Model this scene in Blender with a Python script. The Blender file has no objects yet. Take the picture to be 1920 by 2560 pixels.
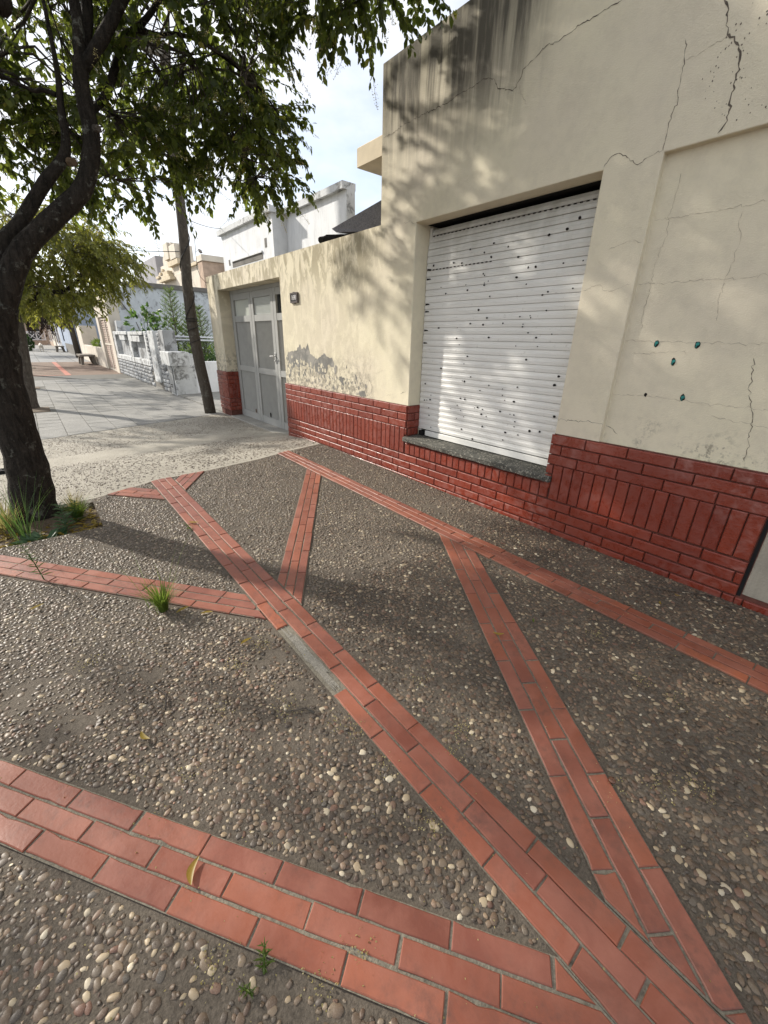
import bpy, math, random
import numpy as np
from mathutils import Vector, Matrix
random.seed(11); RNG = np.random.default_rng(5)
S = bpy.context.scene
COL = S.collection

# ------------------------------------------------------------------ camera
cam_d = bpy.data.cameras.new('camera'); cam = bpy.data.objects.new('camera', cam_d); COL.objects.link(cam)
S.camera = cam
cam_d.sensor_fit = 'HORIZONTAL'; cam_d.sensor_width = 36.0; cam_d.lens = 1025.93/1920*36
cam_d.clip_start = 0.05; cam_d.clip_end = 900
RX = Vector((0.7755, -0.6310, 0.0209)); RD = Vector((-0.2282, -0.3110, -0.9226)); RF = Vector((0.5886, 0.7107, -0.3852))
cm = Matrix.Identity(4)
for i in range(3):
    cm[i][0] = RX[i]; cm[i][1] = -RD[i]; cm[i][2] = -RF[i]
cm[0][3], cm[1][3], cm[2][3] = 0, 0, 1.35
cam.matrix_world = cm
CAM = Vector((0, 0, 1.35))

# ------------------------------------------------------------------ light
LIGHT = Vector((0.52, -1.0, -0.66)).normalized()          # direction in which sunlight travels
EL = math.asin(-LIGHT.z); AZ = math.atan2(-LIGHT.x, -LIGHT.y)
sun_d = bpy.data.lights.new('sun', 'SUN'); sun = bpy.data.objects.new('sun', sun_d); COL.objects.link(sun)
sun_d.energy = 3.1; sun_d.angle = math.radians(1.4); sun_d.color = (1.0, 0.94, 0.84)
sun.rotation_euler = LIGHT.to_track_quat('-Z', 'Y').to_euler()
sun.location = (-4, 8, 9)

W = bpy.data.worlds.new('World'); S.world = W; W.use_nodes = True
nt = W.node_tree; nt.nodes.clear()
def wn(t, **k):
    n = nt.nodes.new(t)
    for a, b in k.items(): setattr(n, a, b)
    return n
out = wn('ShaderNodeOutputWorld'); bg = wn('ShaderNodeBackground'); bg.inputs['Strength'].default_value = 0.115
sky = wn('ShaderNodeTexSky', sky_type='NISHITA'); sky.sun_disc = False
sky.sun_elevation = EL; sky.sun_rotation = AZ; sky.air_density = 1.0; sky.dust_density = 1.2
tc = wn('ShaderNodeTexCoord')
mp = wn('ShaderNodeMapping'); mp.inputs['Scale'].default_value = (1.0, 1.0, 2.2)
nz = wn('ShaderNodeTexNoise'); nz.inputs['Scale'].default_value = 2.6; nz.inputs['Detail'].default_value = 7; nz.inputs['Roughness'].default_value = 0.55
rp = wn('ShaderNodeValToRGB'); rp.color_ramp.elements[0].position = 0.30; rp.color_ramp.elements[1].position = 0.62
rp.color_ramp.elements[0].color = (0.25, 0.25, 0.25, 1); rp.color_ramp.elements[1].color = (0.96, 0.96, 0.96, 1)
mx = wn('ShaderNodeMix', data_type='RGBA')
cl = wn('ShaderNodeMix', data_type='RGBA')
mx.inputs[7].default_value = (5.7, 5.7, 5.8, 1)
nt.links.new(tc.outputs['Generated'], mp.inputs['Vector']); nt.links.new(mp.outputs['Vector'], nz.inputs['Vector'])
nt.links.new(nz.outputs['Fac'], rp.inputs['Fac']); nt.links.new(rp.outputs['Color'], mx.inputs[0])
nt.links.new(sky.outputs['Color'], mx.inputs[6])
nt.links.new(mx.outputs[2], bg.inputs['Color']); nt.links.new(bg.outputs['Background'], out.inputs['Surface'])

S.view_settings.view_transform = 'Standard'; S.view_settings.look = 'None'
S.view_settings.gamma = 1.0; S.view_settings.exposure = 0.95; S.view_settings.use_curve_mapping = False
S.render.engine = 'CYCLES'

# ------------------------------------------------------------------ helpers
def tag(o, label=None, cat=None, group=None, kind=None):
    if label: o['label'] = label
    if cat: o['category'] = cat
    if group: o['group'] = group
    if kind: o['kind'] = kind
    return o
def empty(name, loc, label=None, cat=None, group=None):
    o = bpy.data.objects.new(name, None); COL.objects.link(o); o.location = loc; o.empty_display_size = 0.2
    return tag(o, label, cat, group)
def wloc(o):
    v = Vector((0, 0, 0))
    while o is not None:
        v = v + o.location; o = o.parent
    return v
def link(name, me, parent=None, loc=None, rot=None):
    o = bpy.data.objects.new(name, me); COL.objects.link(o)
    if parent: o.parent = parent
    if loc is not None: o.location = Vector(loc) - (wloc(parent) if parent else Vector((0, 0, 0)))
    if rot is not None: o.rotation_euler = rot
    return o
class MB:
    def __init__(s): s.v = []; s.f = []
    def add(s, vs, fs):
        b = len(s.v); s.v += [tuple(p) for p in vs]; s.f += [tuple(b+i for i in f) for f in fs]
    def box(s, x0, x1, y0, y1, z0, z1):
        s.add([(x0,y0,z0),(x1,y0,z0),(x1,y1,z0),(x0,y1,z0),(x0,y0,z1),(x1,y0,z1),(x1,y1,z1),(x0,y1,z1)],
              [(3,2,1,0),(4,5,6,7),(0,1,5,4),(1,2,6,5),(2,3,7,6),(3,0,4,7)]); return s
    def bbox(s, x0, x1, y0, y1, z0, z1, b=0.01):
        """box with chamfered vertical and top edges"""
        def ring(i, z): return [(x0+i,y0,z),(x1-i,y0,z),(x1,y0+i,z),(x1,y1-i,z),(x1-i,y1,z),(x0+i,y1,z),(x0,y1-i,z),(x0,y0+i,z)]
        def ring2(z, k): return [(x0+b+k,y0+k,z),(x1-b-k,y0+k,z),(x1-k,y0+b+k,z),(x1-k,y1-b-k,z),(x1-b-k,y1-k,z),(x0+b+k,y1-k,z),(x0+k,y1-b-k,z),(x0+k,y0+b+k,z)]
        A = ring2(z0, 0); B = ring2(z1-b, 0); C = ring2(z1, b*0.9)
        vs = A+B+C; fs = [tuple(range(7,-1,-1)), tuple(range(16,24))]
        for r in (0, 8):
            for i in range(8):
                j = (i+1) % 8; fs.append((r+i, r+j, r+8+j, r+8+i))
        s.add(vs, fs); return s
    def quad(s, a, b, c, d): s.add([a, b, c, d], [(0,1,2,3)]); return s
    def tube(s, pts, rad, seg=8, cap=True):
        pts = [Vector(p) for p in pts]; n = len(pts)
        if not hasattr(rad, '__len__'): rad = [rad]*n
        b = len(s.v); u = None
        for i, p in enumerate(pts):
            d = (pts[min(i+1, n-1)] - pts[max(i-1, 0)])
            if d.length < 1e-9: d = Vector((0,0,1))
            d.normalize()
            if u is None:
                u = d.orthogonal().normalized()
            else:
                u = (u - d*u.dot(d))
                u = u.normalized() if u.length > 1e-6 else d.orthogonal().normalized()
            w = d.cross(u)
            for k in range(seg):
                a = 2*math.pi*k/seg
                s.v.append(tuple(p + (u*math.cos(a) + w*math.sin(a))*rad[i]))
        for i in range(n-1):
            for k in range(seg):
                k2 = (k+1) % seg
                s.f.append((b+i*seg+k, b+i*seg+k2, b+(i+1)*seg+k2, b+(i+1)*seg+k))
        if cap:
            s.f.append(tuple(b+k for k in range(seg-1, -1, -1))); s.f.append(tuple(b+(n-1)*seg+k for k in range(seg)))
        return s
    def prism(s, poly, axis, a, b):
        """poly of 2d points extruded along axis ('x': poly is (y,z); 'y': (x,z); 'z': (x,y)) from a to b"""
        n = len(poly)
        def P(p, t): return {'x': (t,p[0],p[1]), 'y': (p[0],t,p[1]), 'z': (p[0],p[1],t)}[axis]
        vs = [P(p, a) for p in poly]+[P(p, b) for p in poly]
        fs = [tuple(range(n-1,-1,-1)), tuple(range(n, 2*n))]+[(i,(i+1)%n,n+(i+1)%n,n+i) for i in range(n)]
        s.add(vs, fs); return s
    def mesh(s, name, off=(0,0,0), smooth=False, fix=True):
        me = bpy.data.meshes.new(name); o = Vector(off)
        me.from_pydata([tuple(Vector(p)-o) for p in s.v], [], s.f)
        if fix:
            import bmesh
            bm = bmesh.new(); bm.from_mesh(me); bmesh.ops.recalc_face_normals(bm, faces=bm.faces); bm.to_mesh(me); bm.free()
        if smooth: me.polygons.foreach_set('use_smooth', [True]*len(me.polygons))
        return me
    def build(s, name, mat, parent=None, smooth=False, kind=None, label=None, fix=True):
        off = wloc(parent) if parent else Vector((0,0,0))
        me = s.mesh(name, off, smooth, fix); me.materials.append(mat)
        o = bpy.data.objects.new(name, me); COL.objects.link(o)
        if parent: o.parent = parent
        if kind: o['kind'] = kind
        if label: o['label'] = label
        return o
def bevel(o, w, seg=2):
    m = o.modifiers.new('bevel', 'BEVEL'); m.width = w; m.segments = seg; m.limit_method = 'ANGLE'; m.angle_limit = math.radians(40); return o
def np_mesh(name, V, F4=None, F3=None):
    me = bpy.data.meshes.new(name)
    F = []
    n4 = 0 if F4 is None else len(F4); n3 = 0 if F3 is None else len(F3)
    me.vertices.add(len(V)); me.vertices.foreach_set('co', np.asarray(V, np.float32).ravel())
    loops = np.concatenate([np.asarray(F4, np.int32).ravel() if n4 else np.zeros(0, np.int32), np.asarray(F3, np.int32).ravel() if n3 else np.zeros(0, np.int32)])
    me.loops.add(len(loops)); me.loops.foreach_set('vertex_index', loops)
    st = np.concatenate([np.arange(n4)*4, n4*4+np.arange(n3)*3]).astype(np.int32)
    tot = np.concatenate([np.full(n4, 4), np.full(n3, 3)]).astype(np.int32)
    me.polygons.add(n4+n3); me.polygons.foreach_set('loop_start', st); me.polygons.foreach_set('loop_total', tot)
    me.update(); me.validate()
    return me
def facecol(me, cols_per_vert):
    a = me.color_attributes.new('tint', 'FLOAT_COLOR', 'POINT')
    c = np.ones((len(me.vertices), 4), np.float32); c[:, :3] = cols_per_vert
    a.data.foreach_set('color', c.ravel())

# ground height along the street
GY = [-5, 1, 2, 3, 4.6, 5.2, 6.2, 8.5, 10, 20, 60, 400]
GZ = [0, 0, .01, .022, .042, .03, -.055, -.07, -.09, -.10, -.12, -.2]
def gz(y): return float(np.interp(y, GY, GZ))
YB_X = [-2, -1.2, .17, .7, 1.13, 1.84, 2.2, 2.9]; YB_Y = [4.02, 4.06, 4.14, 4.37, 4.40, 4.53, 4.66, 4.83]
def yb(x): return float(np.interp(x, YB_X, YB_Y))
def yb2(x): return float(np.interp(x, [-2, .37, 2.5, 3], [7.55, 7.75, 8.45, 8.62]))
# ------------------------------------------------------------------ materials
class NB:
    """node builder"""
    def __init__(s, name):
        s.m = bpy.data.materials.new(name); s.m.use_nodes = True
        s.t = s.m.node_tree; s.p = s.t.nodes['Principled BSDF']; s.o = s.t.nodes['Material Output']
        s.geo = None
    def n(s, typ, **k):
        nd = s.t.nodes.new(typ)
        for a, b in k.items(): setattr(nd, a, b)
        return nd
    def l(s, a, b): s.t.links.new(a, b)
    def pos(s, scale=(1,1,1), obj=False, off=None):
        if obj: src = s.n('ShaderNodeTexCoord').outputs['Object']
        else: src = s.n('ShaderNodeNewGeometry').outputs['Position']
        m = s.n('ShaderNodeMapping'); m.inputs['Scale'].default_value = scale; s.l(src, m.inputs['Vector'])
        if off is not None:
            a = s.n('ShaderNodeVectorMath', operation='ADD'); s.l(m.outputs[0], a.inputs[0]); s.l(off, a.inputs[1]); return a.outputs[0]
        return m.outputs[0]
    def rnd(s, mul=50.0):
        r = s.n('ShaderNodeObjectInfo').outputs['Random']
        v = s.n('ShaderNodeMath', operation='MULTIPLY'); s.l(r, v.inputs[0]); v.inputs[1].default_value = mul
        return v.outputs[0]
    def random(s): return s.n('ShaderNodeObjectInfo').outputs['Random']
    def noise(s, vec, scale, detail=4, rough=.55, dist=0):
        n = s.n('ShaderNodeTexNoise'); n.inputs['Scale'].default_value = scale; n.inputs['Detail'].default_value = detail
        n.inputs['Roughness'].default_value = rough; n.inputs['Distortion'].default_value = dist
        if vec is not None: s.l(vec, n.inputs['Vector'])
        return n.outputs['Fac']
    def ramp(s, fac, *stops):
        r = s.n('ShaderNodeValToRGB'); e = r.color_ramp.elements
        while len(e) < len(stops): e.new(0.5)
        for el, (p, c) in zip(e, stops):
            el.position = p; el.color = (c, c, c, 1) if not hasattr(c, '__len__') else (*c, 1)
        s.l(fac, r.inputs['Fac']); return r.outputs['Color']
    def mix(s, fac, a, b, blend='MIX'):
        m = s.n('ShaderNodeMix', data_type='RGBA', blend_type=blend)
        for sock, v in ((m.inputs[0], fac), (m.inputs[6], a), (m.inputs[7], b)):
            if hasattr(v, 'default_value') or isinstance(v, bpy.types.NodeSocket): s.l(v, sock)
            elif hasattr(v, '__len__'): sock.default_value = (*v, 1)
            else: sock.default_value = v
        return m.outputs[2]
    def math(s, op, a, b=None, clamp=False):
        m = s.n('ShaderNodeMath', operation=op); m.use_clamp = clamp
        for sock, v in ((m.inputs[0], a), (m.inputs[1], b)):
            if v is None: continue
            if isinstance(v, bpy.types.NodeSocket): s.l(v, sock)
            else: sock.default_value = v
        return m.outputs[0]
    def axis(s, k):
        g = s.n('ShaderNodeNewGeometry'); x = s.n('ShaderNodeSeparateXYZ'); s.l(g.outputs['Position'], x.inputs[0]); return x.outputs[k]
    def mr(s, v, a, b, c=0., d=1.):
        m = s.n('ShaderNodeMapRange'); s.l(v, m.inputs[0])
        for i, q in enumerate((a, b, c, d)): m.inputs[i+1].default_value = q
        return m.outputs[0]
    def bump(s, h, dist=.004, strength=.6):
        b = s.n('ShaderNodeBump'); b.inputs['Distance'].default_value = dist; b.inputs['Strength'].default_value = strength
        s.l(h, b.inputs['Height']); s.l(b.outputs[0], s.p.inputs['Normal']); return b
    def done(s, col, rough=.8, spec=.3, metal=0):
        if isinstance(col, bpy.types.NodeSocket): s.l(col, s.p.inputs['Base Color'])
        else: s.p.inputs['Base Color'].default_value = (*col, 1)
        if isinstance(rough, bpy.types.NodeSocket): s.l(rough, s.p.inputs['Roughness'])
        else: s.p.inputs['Roughness'].default_value = rough
        s.p.inputs['Specular IOR Level'].default_value = spec; s.p.inputs['Metallic'].default_value = metal
        return s.m
def simple(name, c, rough=.7, var=.25, scale=6, bump=0, bscale=60, spec=.3, metal=0, obj=False):
    b = NB(name); v = b.pos(obj=obj)
    n = b.noise(v, scale, 5)
    col = b.mix(b.ramp(n, (.3, 0.), (.7, 1.)), tuple(x*(1-var) for x in c), tuple(min(1, x*(1+var)) for x in c))
    if bump: b.bump(b.noise(v, bscale, 4), bump)
    return b.done(col, rough, spec, metal)

def m_plaster(name, base, yellow):
    b = NB(name); v = b.pos()
    col = b.mix(b.ramp(b.noise(v, 1.1, 5), (.35, 0.), (.65, 1.)), base, yellow)
    col = b.mix(b.math('MULTIPLY', b.ramp(b.noise(v, 9, 6, .7), (.45, 0.), (.75, 1.)), .35), col, tuple(x*.72 for x in base))
    # rain streaks and mould under the coping (shape of their own)
    y = b.axis(1); z = b.axis(2)
    st = b.noise(b.pos((1, 7.0, .5)), 1.0, 6, .62, .35)
    fine = b.noise(b.pos((1, 30, 4)), 1.0, 4, .6)
    top = b.mr(z, 2.55, 3.30); yy = b.math('MULTIPLY', b.mr(y, 1.92, 2.2), b.mr(y, 3.75, 3.45))
    mk = b.math('MULTIPLY', b.math('ADD', b.ramp(st, (.42, 0.), (.60, 1.)), b.math('MULTIPLY', top, .6)), b.math('MULTIPLY', top, yy), True)
    mk = b.math('MULTIPLY', mk, b.mr(fine, .2, .5, .7, 1.0))
    col = b.mix(b.math('MULTIPLY', mk, .95), col, (.105, .096, .078))
    right = b.math('MULTIPLY', b.mr(z, 2.55, 2.8), b.mr(y, .93, .72))
    col = b.mix(b.math('MULTIPLY', right, b.ramp(st, (.5, 0.), (.6, .9))), col, (.10, .092, .08))
    # damp stains low over the brick base on the recessed panel
    low = b.math('MULTIPLY', b.mr(z, 1.0, .76), b.mr(y, 1.24, 1.15))
    lm = b.math('MULTIPLY', b.math('ADD', b.math('MULTIPLY', b.ramp(b.noise(b.pos(), 26, 6, .75), (.5, 0.), (.6, 1.)), .85), 0), b.math('MULTIPLY', low, b.ramp(b.noise(v, 4, 3), (.42, 0.), (.6, 1.))), True)
    col = b.mix(lm, col, (.12, .11, .09))
    # blotchy washed-out crust on the low wall
    lw = b.mr(y, 3.4, 3.9)
    dr = b.noise(b.pos((1, 5, 2.2)), 1.6, 7, .7, .8)
    hi = b.mr(z, 1.75, 2.2, .25, 1.)
    col = b.mix(b.math('MULTIPLY', b.math('MULTIPLY', b.ramp(dr, (.44, 0.), (.54, .8)), lw), hi), col, (.33, .285, .195))
    pit = b.math('MULTIPLY', b.math('MULTIPLY', b.mr(z, 1.25, .85), b.mr(y, 3.55, 3.9)), b.ramp(b.noise(v, 14, 7, .75), (.46, 0.), (.56, .9)))
    col = b.mix(pit, col, (.26, .235, .19))
    h = b.math('ADD', b.noise(v, 170, 3, .7), b.math('MULTIPLY', b.noise(v, 22, 4), .8))
    b.bump(h, .0035, .8)
    return b.done(col, .88, .18)
def m_brick():
    b = NB('red_painted_brick'); off = b.rnd(40)
    v = b.pos(obj=True, off=off)
    r = b.random()
    base = b.ramp(r, (0, (.185, .031, .017)), (.5, (.215, .038, .020)), (1, (.165, .028, .016)))
    bl = b.noise(v, 16, 6, .7, .6)
    amt = b.math('MULTIPLY', b.ramp(bl, (.47, 0.), (.68, 1.)), b.mr(b.noise(b.pos(), 1.7, 2), .38, .68, .08, .8))
    col = b.mix(amt, base, (.34, .17, .145))
    col = b.mix(b.math('MULTIPLY', b.ramp(b.noise(v, 45, 4), (.55, 0.), (.75, 1.)), .4), col, (.13, .025, .018))
    b.bump(b.math('ADD', b.noise(v, 55, 4), b.noise(b.pos((1, 3, 30), obj=True, off=off), 6, 3)), .0025, .5)
    return b.done(col, b.mr(bl, .4, .7, .24, .6), .5)
def m_tile():
    b = NB('terracotta_tile'); off = b.rnd(60); v = b.pos(obj=True, off=off)
    base = b.ramp(b.random(), (0, (.165, .050, .030)), (.15, (.255, .078, .042)), (.4, (.215, .064, .037)), (.6, (.275, .088, .048)), (.75, (.225, .076, .050)), (.9, (.19, .058, .036)), (1, (.345, .100, .044)))
    sm = b.noise(v, 7, 6, .65, .4)
    col = b.mix(b.math('MULTIPLY', b.ramp(sm, (.40, 0.), (.68, 1.)), .7), base, (.30, .118, .080))
    dk = b.math('MULTIPLY', b.ramp(b.noise(b.pos(), 3.2, 6, .7), (.44, 0.), (.64, 1.)), b.ramp(b.noise(v, 34, 5, .7), (.42, 0.), (.7, 1.)))
    col = b.mix(b.math('MULTIPLY', dk, .85), col, (.10, .05, .038))
    b.bump(b.noise(v, 90, 4), .0012, .5)
    return b.done(col, b.mr(sm, .35, .7, .42, .6), .38)
def m_matrix(name, dark, light, sp=.35):
    b = NB(name); v = b.pos()
    col = b.mix(b.ramp(b.noise(v, 2.2, 6, .6), (.35, 0.), (.7, 1.)), dark, light)
    col = b.mix(b.ramp(b.noise(v, 120, 3, .7), (.42, 0.), (.72, sp)), col, tuple(min(1, x*2.0) for x in light))
    col = b.mix(b.math('MULTIPLY', b.ramp(b.noise(v, 45, 4, .7), (.5, 0.), (.7, 1.)), .55), col, tuple(x*.5 for x in dark))
    b.bump(b.math('ADD', b.noise(v, 140, 4, .7), b.noise(v, 35, 3)), .004, .8)
    return b.done(col, .85, .25)
PEB = [(0.0, (.050, .034, .023)), (.14, (.120, .080, .050)), (.26, (.066, .052, .041)), (.40, (.165, .112, .070)), (.52, (.098, .060, .040)), (.64, (.19, .138, .090)), (.74, (.088, .074, .059)), (.84, (.225, .165, .108)), (.89, (.15, .074, .049)), (.915, (.32, .24, .15)), (.97, (.43, .345, .225)), (1.0, (.54, .47, .35))]
def m_pebble(attr):
    b = NB('pebble_stone' + ('_single' if not attr else ''))
    if attr:
        a = b.n('ShaderNodeAttribute'); a.attribute_name = 'tint'; base = a.outputs['Color']; v = b.pos()
    else:
        base = b.ramp(b.random(), *PEB); v = b.pos()
    col = b.mix(b.math('MULTIPLY', b.noise(v, 160, 3), .35), base, b.mix(.5, base, (.05, .045, .04)))
    col = b.mix(b.math('MULTIPLY', b.ramp(b.noise(v, 420, 2), (.55, 0.), (.7, 1.)), .18), col, (.5, .45, .36))
    return b.done(col, .48, .42)
def pal(u):
    ps = [p for p, c in PEB]; cs = np.array([c for p, c in PEB])
    return np.stack([np.interp(u, ps, cs[:, k]) for k in range(3)], 1)
def m_leaf(name, dark, light, trans):
    b = NB(name)
    a = b.n('ShaderNodeNewGeometry').outputs['Random Per Island']
    col = b.ramp(a, (0, dark), (.55, tuple((x+y)/2 for x, y in zip(dark, light))), (.965, light), (1, (.28, .23, .04)))
    b.l(col, b.p.inputs['Base Color']); b.p.inputs['Roughness'].default_value = .42; b.p.inputs['Specular IOR Level'].default_value = .4
    t = b.n('ShaderNodeBsdfTranslucent'); tcol = b.mix(.5, col, trans); b.l(tcol, t.inputs['Color'])
    ms = b.n('ShaderNodeMixShader'); ms.inputs[0].default_value = .5
    b.l(b.p.outputs[0], ms.inputs[1]); b.l(t.outputs[0], ms.inputs[2]); b.l(ms.outputs[0], b.o.inputs['Surface'])
    return b.m
def m_bark(name, a, c):
    b = NB(name); v = b.pos((1, 1, .22)); n = b.noise(v, 38, 6, .7, .8)
    col = b.mix(b.ramp(n, (.35, 0.), (.66, 1.)), a, c)
    col = b.mix(b.math('MULTIPLY', b.ramp(b.noise(b.pos(), 12, 5, .7), (.58, 0.), (.68, 1.)), .6), col, (.20, .20, .17))
    b.bump(b.math('ADD', n, b.noise(b.pos(), 60, 3)), .018, .9)
    return b.done(col, .92, .15)
def m_flaky(name, base, under, amount=.56):
    b = NB(name); v = b.pos()
    n = b.noise(v, 3.6, 8, .72, .5)
    col = b.mix(b.ramp(n, (amount-.03, 0.), (amount+.03, 1.)), base, under)
    col = b.mix(b.math('MULTIPLY', b.ramp(b.noise(b.pos((1, 3, .7)), 3.0, 6, .7), (.45, 0.), (.7, 1.)), .45), col, tuple(x*.55 for x in base))
    b.bump(b.math('ADD', n, b.noise(v, 60, 4)), .006, .7)
    return b.done(col, .85, .2)
M = {}
M['plaster'] = m_plaster('cream_plaster', (.68, .61, .485), (.735, .672, .505))
M['brick'] = m_brick(); M['tile'] = m_tile()
M['matrix'] = m_matrix('washed_concrete', (.070, .057, .044), (.132, .110, .085))
M['mortar'] = m_matrix('grey_mortar', (.135, .12, .092), (.215, .192, .148))
M['joint'] = simple('dark_red_joint', (.115, .045, .034), .85, .3, 20, .002)
M['drive'] = m_matrix('pale_concrete', (.30, .275, .23), (.40, .37, .31), .15)
M['patch'] = m_matrix('cement_patch', (.14, .128, .106), (.27, .25, .21), .3)
M['peb'] = m_pebble(True); M['peb1'] = m_pebble(False)
M['slab'] = m_matrix('grey_paving', (.215, .21, .195), (.29, .28, .26), .3)
M['slabjoint'] = simple('dark_paving_joint', (.13, .125, .11), .9, .3, 20)
M['brownpave'] = m_matrix('brown_pebble_paving', (.12, .085, .062), (.20, .145, .11), .5)
M['redstrip'] = simple('red_paving', (.42, .16, .11), .7, .2, 5)
M['farslab'] = simple('pale_paving', (.25, .25, .245), .8, .12, 3)
M['soil'] = m_matrix('dry_soil', (.085, .062, .042), (.15, .115, .08), .5)
M['asphalt'] = m_matrix('asphalt', (.045, .045, .045), (.065, .063, .06), .3)
M['kerb'] = m_matrix('kerb_concrete', (.25, .24, .22), (.33, .32, .29), .2)
M['earth'] = simple('earth', (.16, .14, .10), .95, .2, .5)
def m_terrazzo():
    b = NB('speckled_terrazzo'); v = b.pos()
    col = b.mix(b.ramp(b.noise(v, 5, 4), (.35, 0.), (.65, 1.)), (.055, .055, .048), (.115, .11, .095))
    col = b.mix(b.ramp(b.noise(v, 62, 3, .6), (.56, 0.), (.62, .8)), col, (.34, .32, .27))
    col = b.mix(b.ramp(b.noise(v, 85, 2, .6), (.56, 0.), (.64, .8)), col, (.02, .02, .018))
    b.bump(b.noise(v, 70, 4, .7), .006, .9)
    return b.done(col, .85, .25)
M['granite'] = m_terrazzo()
M['stone'] = m_flaky('weathered_stone', (.34, .31, .255), (.15, .14, .12), .60)
M['cement'] = m_flaky('bare_cement', (.20, .195, .18), (.30, .285, .255), .52)
M['crack'] = simple('crack_shadow', (.12, .10, .08), .95, .4, 40); M['hair'] = simple('hairline_crack', (.38, .325, .25), .95, .35, 30)
M['shut'] = None
def m_shutter():
    b = NB('grey_white_shutter'); v = b.pos()
    n = b.noise(b.pos((1, .6, 8)), 3.0, 5, .6)
    col = b.mix(b.ramp(n, (.35, 0.), (.7, 1.)), (.70, .69, .655), (.78, .77, .735))
    dirt = b.math('MULTIPLY', b.mr(b.axis(2), 1.75, 2.3), b.mr(b.noise(b.pos((1, 5, 1.5)), 2.0, 5), .3, .7, .35, .9))
    col = b.mix(dirt, col, (.37, .36, .31))
    col = b.mix(b.math('MULTIPLY', b.ramp(b.noise(v, 30, 5, .7), (.6, 0.), (.7, 1.)), .35), col, (.35, .33, .29))
    return b.done(col, .38, .45)
M['shut'] = m_shutter()
M['hole'] = simple('rusty_hole', (.018, .014, .012), .9, .5, 60)
M['black'] = simple('black_void', (.012, .012, .012), .9, .1)
M['teal'] = simple('teal_plastic_plug', (.03, .22, .20), .5, .4, 60)
M['doorpaint'] = simple('grey_door_paint', (.34, .34, .325), .5, .07, 3)
M['doorrib'] = simple('grey_ribbed_metal', (.36, .355, .335), .45, .06, 10)
M['steel'] = simple('steel', (.55, .55, .55), .3, .1, metal=.8)
def m_glass(name, c):
    b = NB(name); return b.done(c, .08, .6)
M['pane'] = m_glass('frosted_pane', (.50, .52, .47)); M['blind'] = simple('white_blind', (.55, .57, .55), .4, .05)
M['darkglass'] = m_glass('dark_glass', (.02, .022, .026))
M['bronze'] = simple('grey_cast_metal', (.10, .085, .085), .45, .2, 30, metal=.3)
M['enamel'] = simple('black_enamel', (.012, .010, .012), .75, .1)
M['whitemark'] = simple('white_enamel', (.72, .70, .70), .4, .05)
M['leaf'] = m_leaf('glossy_leaf', (.014, .028, .009), (.062, .090, .022), (.36, .43, .06))
M['leaf2'] = m_leaf('yellow_green_leaf', (.05, .07, .011), (.19, .205, .04), (.48, .46, .07))
M['leafdark'] = m_leaf('purple_dark_leaf', (.012, .010, .010), (.03, .022, .018), (.06, .03, .02))
M['grass'] = m_leaf('grass_blade', (.05, .10, .015), (.16, .22, .04), (.25, .35, .05))
M['drygrass'] = m_leaf('dry_grass_blade', (.20, .17, .06), (.34, .29, .12), (.4, .35, .12))
M['weed'] = m_leaf('weed_leaf', (.025, .07, .015), (.08, .15, .04), (.15, .25, .05))
M['palegreen'] = m_leaf('bluish_rosette_leaf', (.05, .11, .05), (.16, .25, .14), (.2, .3, .1))
M['conifer'] = m_leaf('conifer_needle', (.05, .10, .02), (.14, .22, .05), (.25, .35, .06))
M['flower'] = m_leaf('cream_blossom', (.38, .32, .12), (.55, .48, .24), (.5, .45, .2))
M['deadleaf'] = m_leaf('yellowed_leaf', (.28, .19, .03), (.42, .31, .06), (.45, .35, .06))
M['bark'] = m_bark('dark_bark', (.013, .011, .009), (.045, .037, .030))
M['bark2'] = m_bark('grey_bark', (.06, .05, .042), (.14, .12, .10))
M['pole'] = m_bark('weathered_pole', (.065, .056, .046), (.12, .102, .083))
M['polelight'] = m_bark('grey_beam', (.20, .19, .165), (.30, .28, .25))
M['wire'] = simple('black_cable', (.02, .02, .02), .6, .1)
M['flaky'] = m_flaky('flaking_white_paint', (.60, .61, .61), (.24, .24, .235), .55)
M['rough'] = m_flaky('grey_white_block', (.40, .41, .42), (.19, .19, .19), .52)
M['white'] = m_flaky('white_limewash', (.74, .75, .76), (.50, .50, .50), .66)
M['bluewall'] = m_flaky('pale_blue_limewash', (.60, .635, .65), (.29, .30, .305), .57)
M['coping'] = simple('grey_coping', (.17, .16, .145), .9, .25, 4, .004)
M['creamw'] = simple('cream_wall', (.62, .56, .47), .85, .12, 2, .003)
M['creamd'] = simple('ochre_cream', (.56, .475, .34), .85, .15, 3)
M['pink'] = simple('pinkish_render', (.44, .33, .25), .9, .2, 4)
M['bluehouse'] = simple('blue_grey_render', (.34, .40, .50), .85, .12, 2)
M['navy'] = simple('navy_shutter', (.02, .025, .05), .5, .2)
M['slat'] = simple('brown_slat', (.34, .25, .20), .7, .2, 8)
M['greyroof'] = m_matrix('grey_membrane', (.10, .10, .115), (.17, .17, .19), .6)
M['roofsheet'] = simple('grey_sheet_roof', (.30, .31, .33), .6, .2, 5)
M['concrete'] = m_matrix('bench_concrete', (.13, .115, .095), (.22, .195, .165), .3)
M['metalbox'] = simple('grey_meter_door', (.33, .34, .34), .5, .12, 8)
M['galv'] = simple('galvanised_pipe', (.55, .57, .60), .35, .08, metal=.5)
M['dogfur'] = simple('white_fur', (.60, .55, .47), .95, .15, 12)
M['snail'] = simple('brown_shell', (.10, .045, .025), .25, .4, 160, spec=.6)
M['bird'] = simple('dark_feathers', (.05, .04, .035), .8, .3, 40)
M['hedge'] = m_leaf('hedge_leaf', (.01, .03, .008), (.03, .07, .015), (.06, .12, .02))
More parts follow.
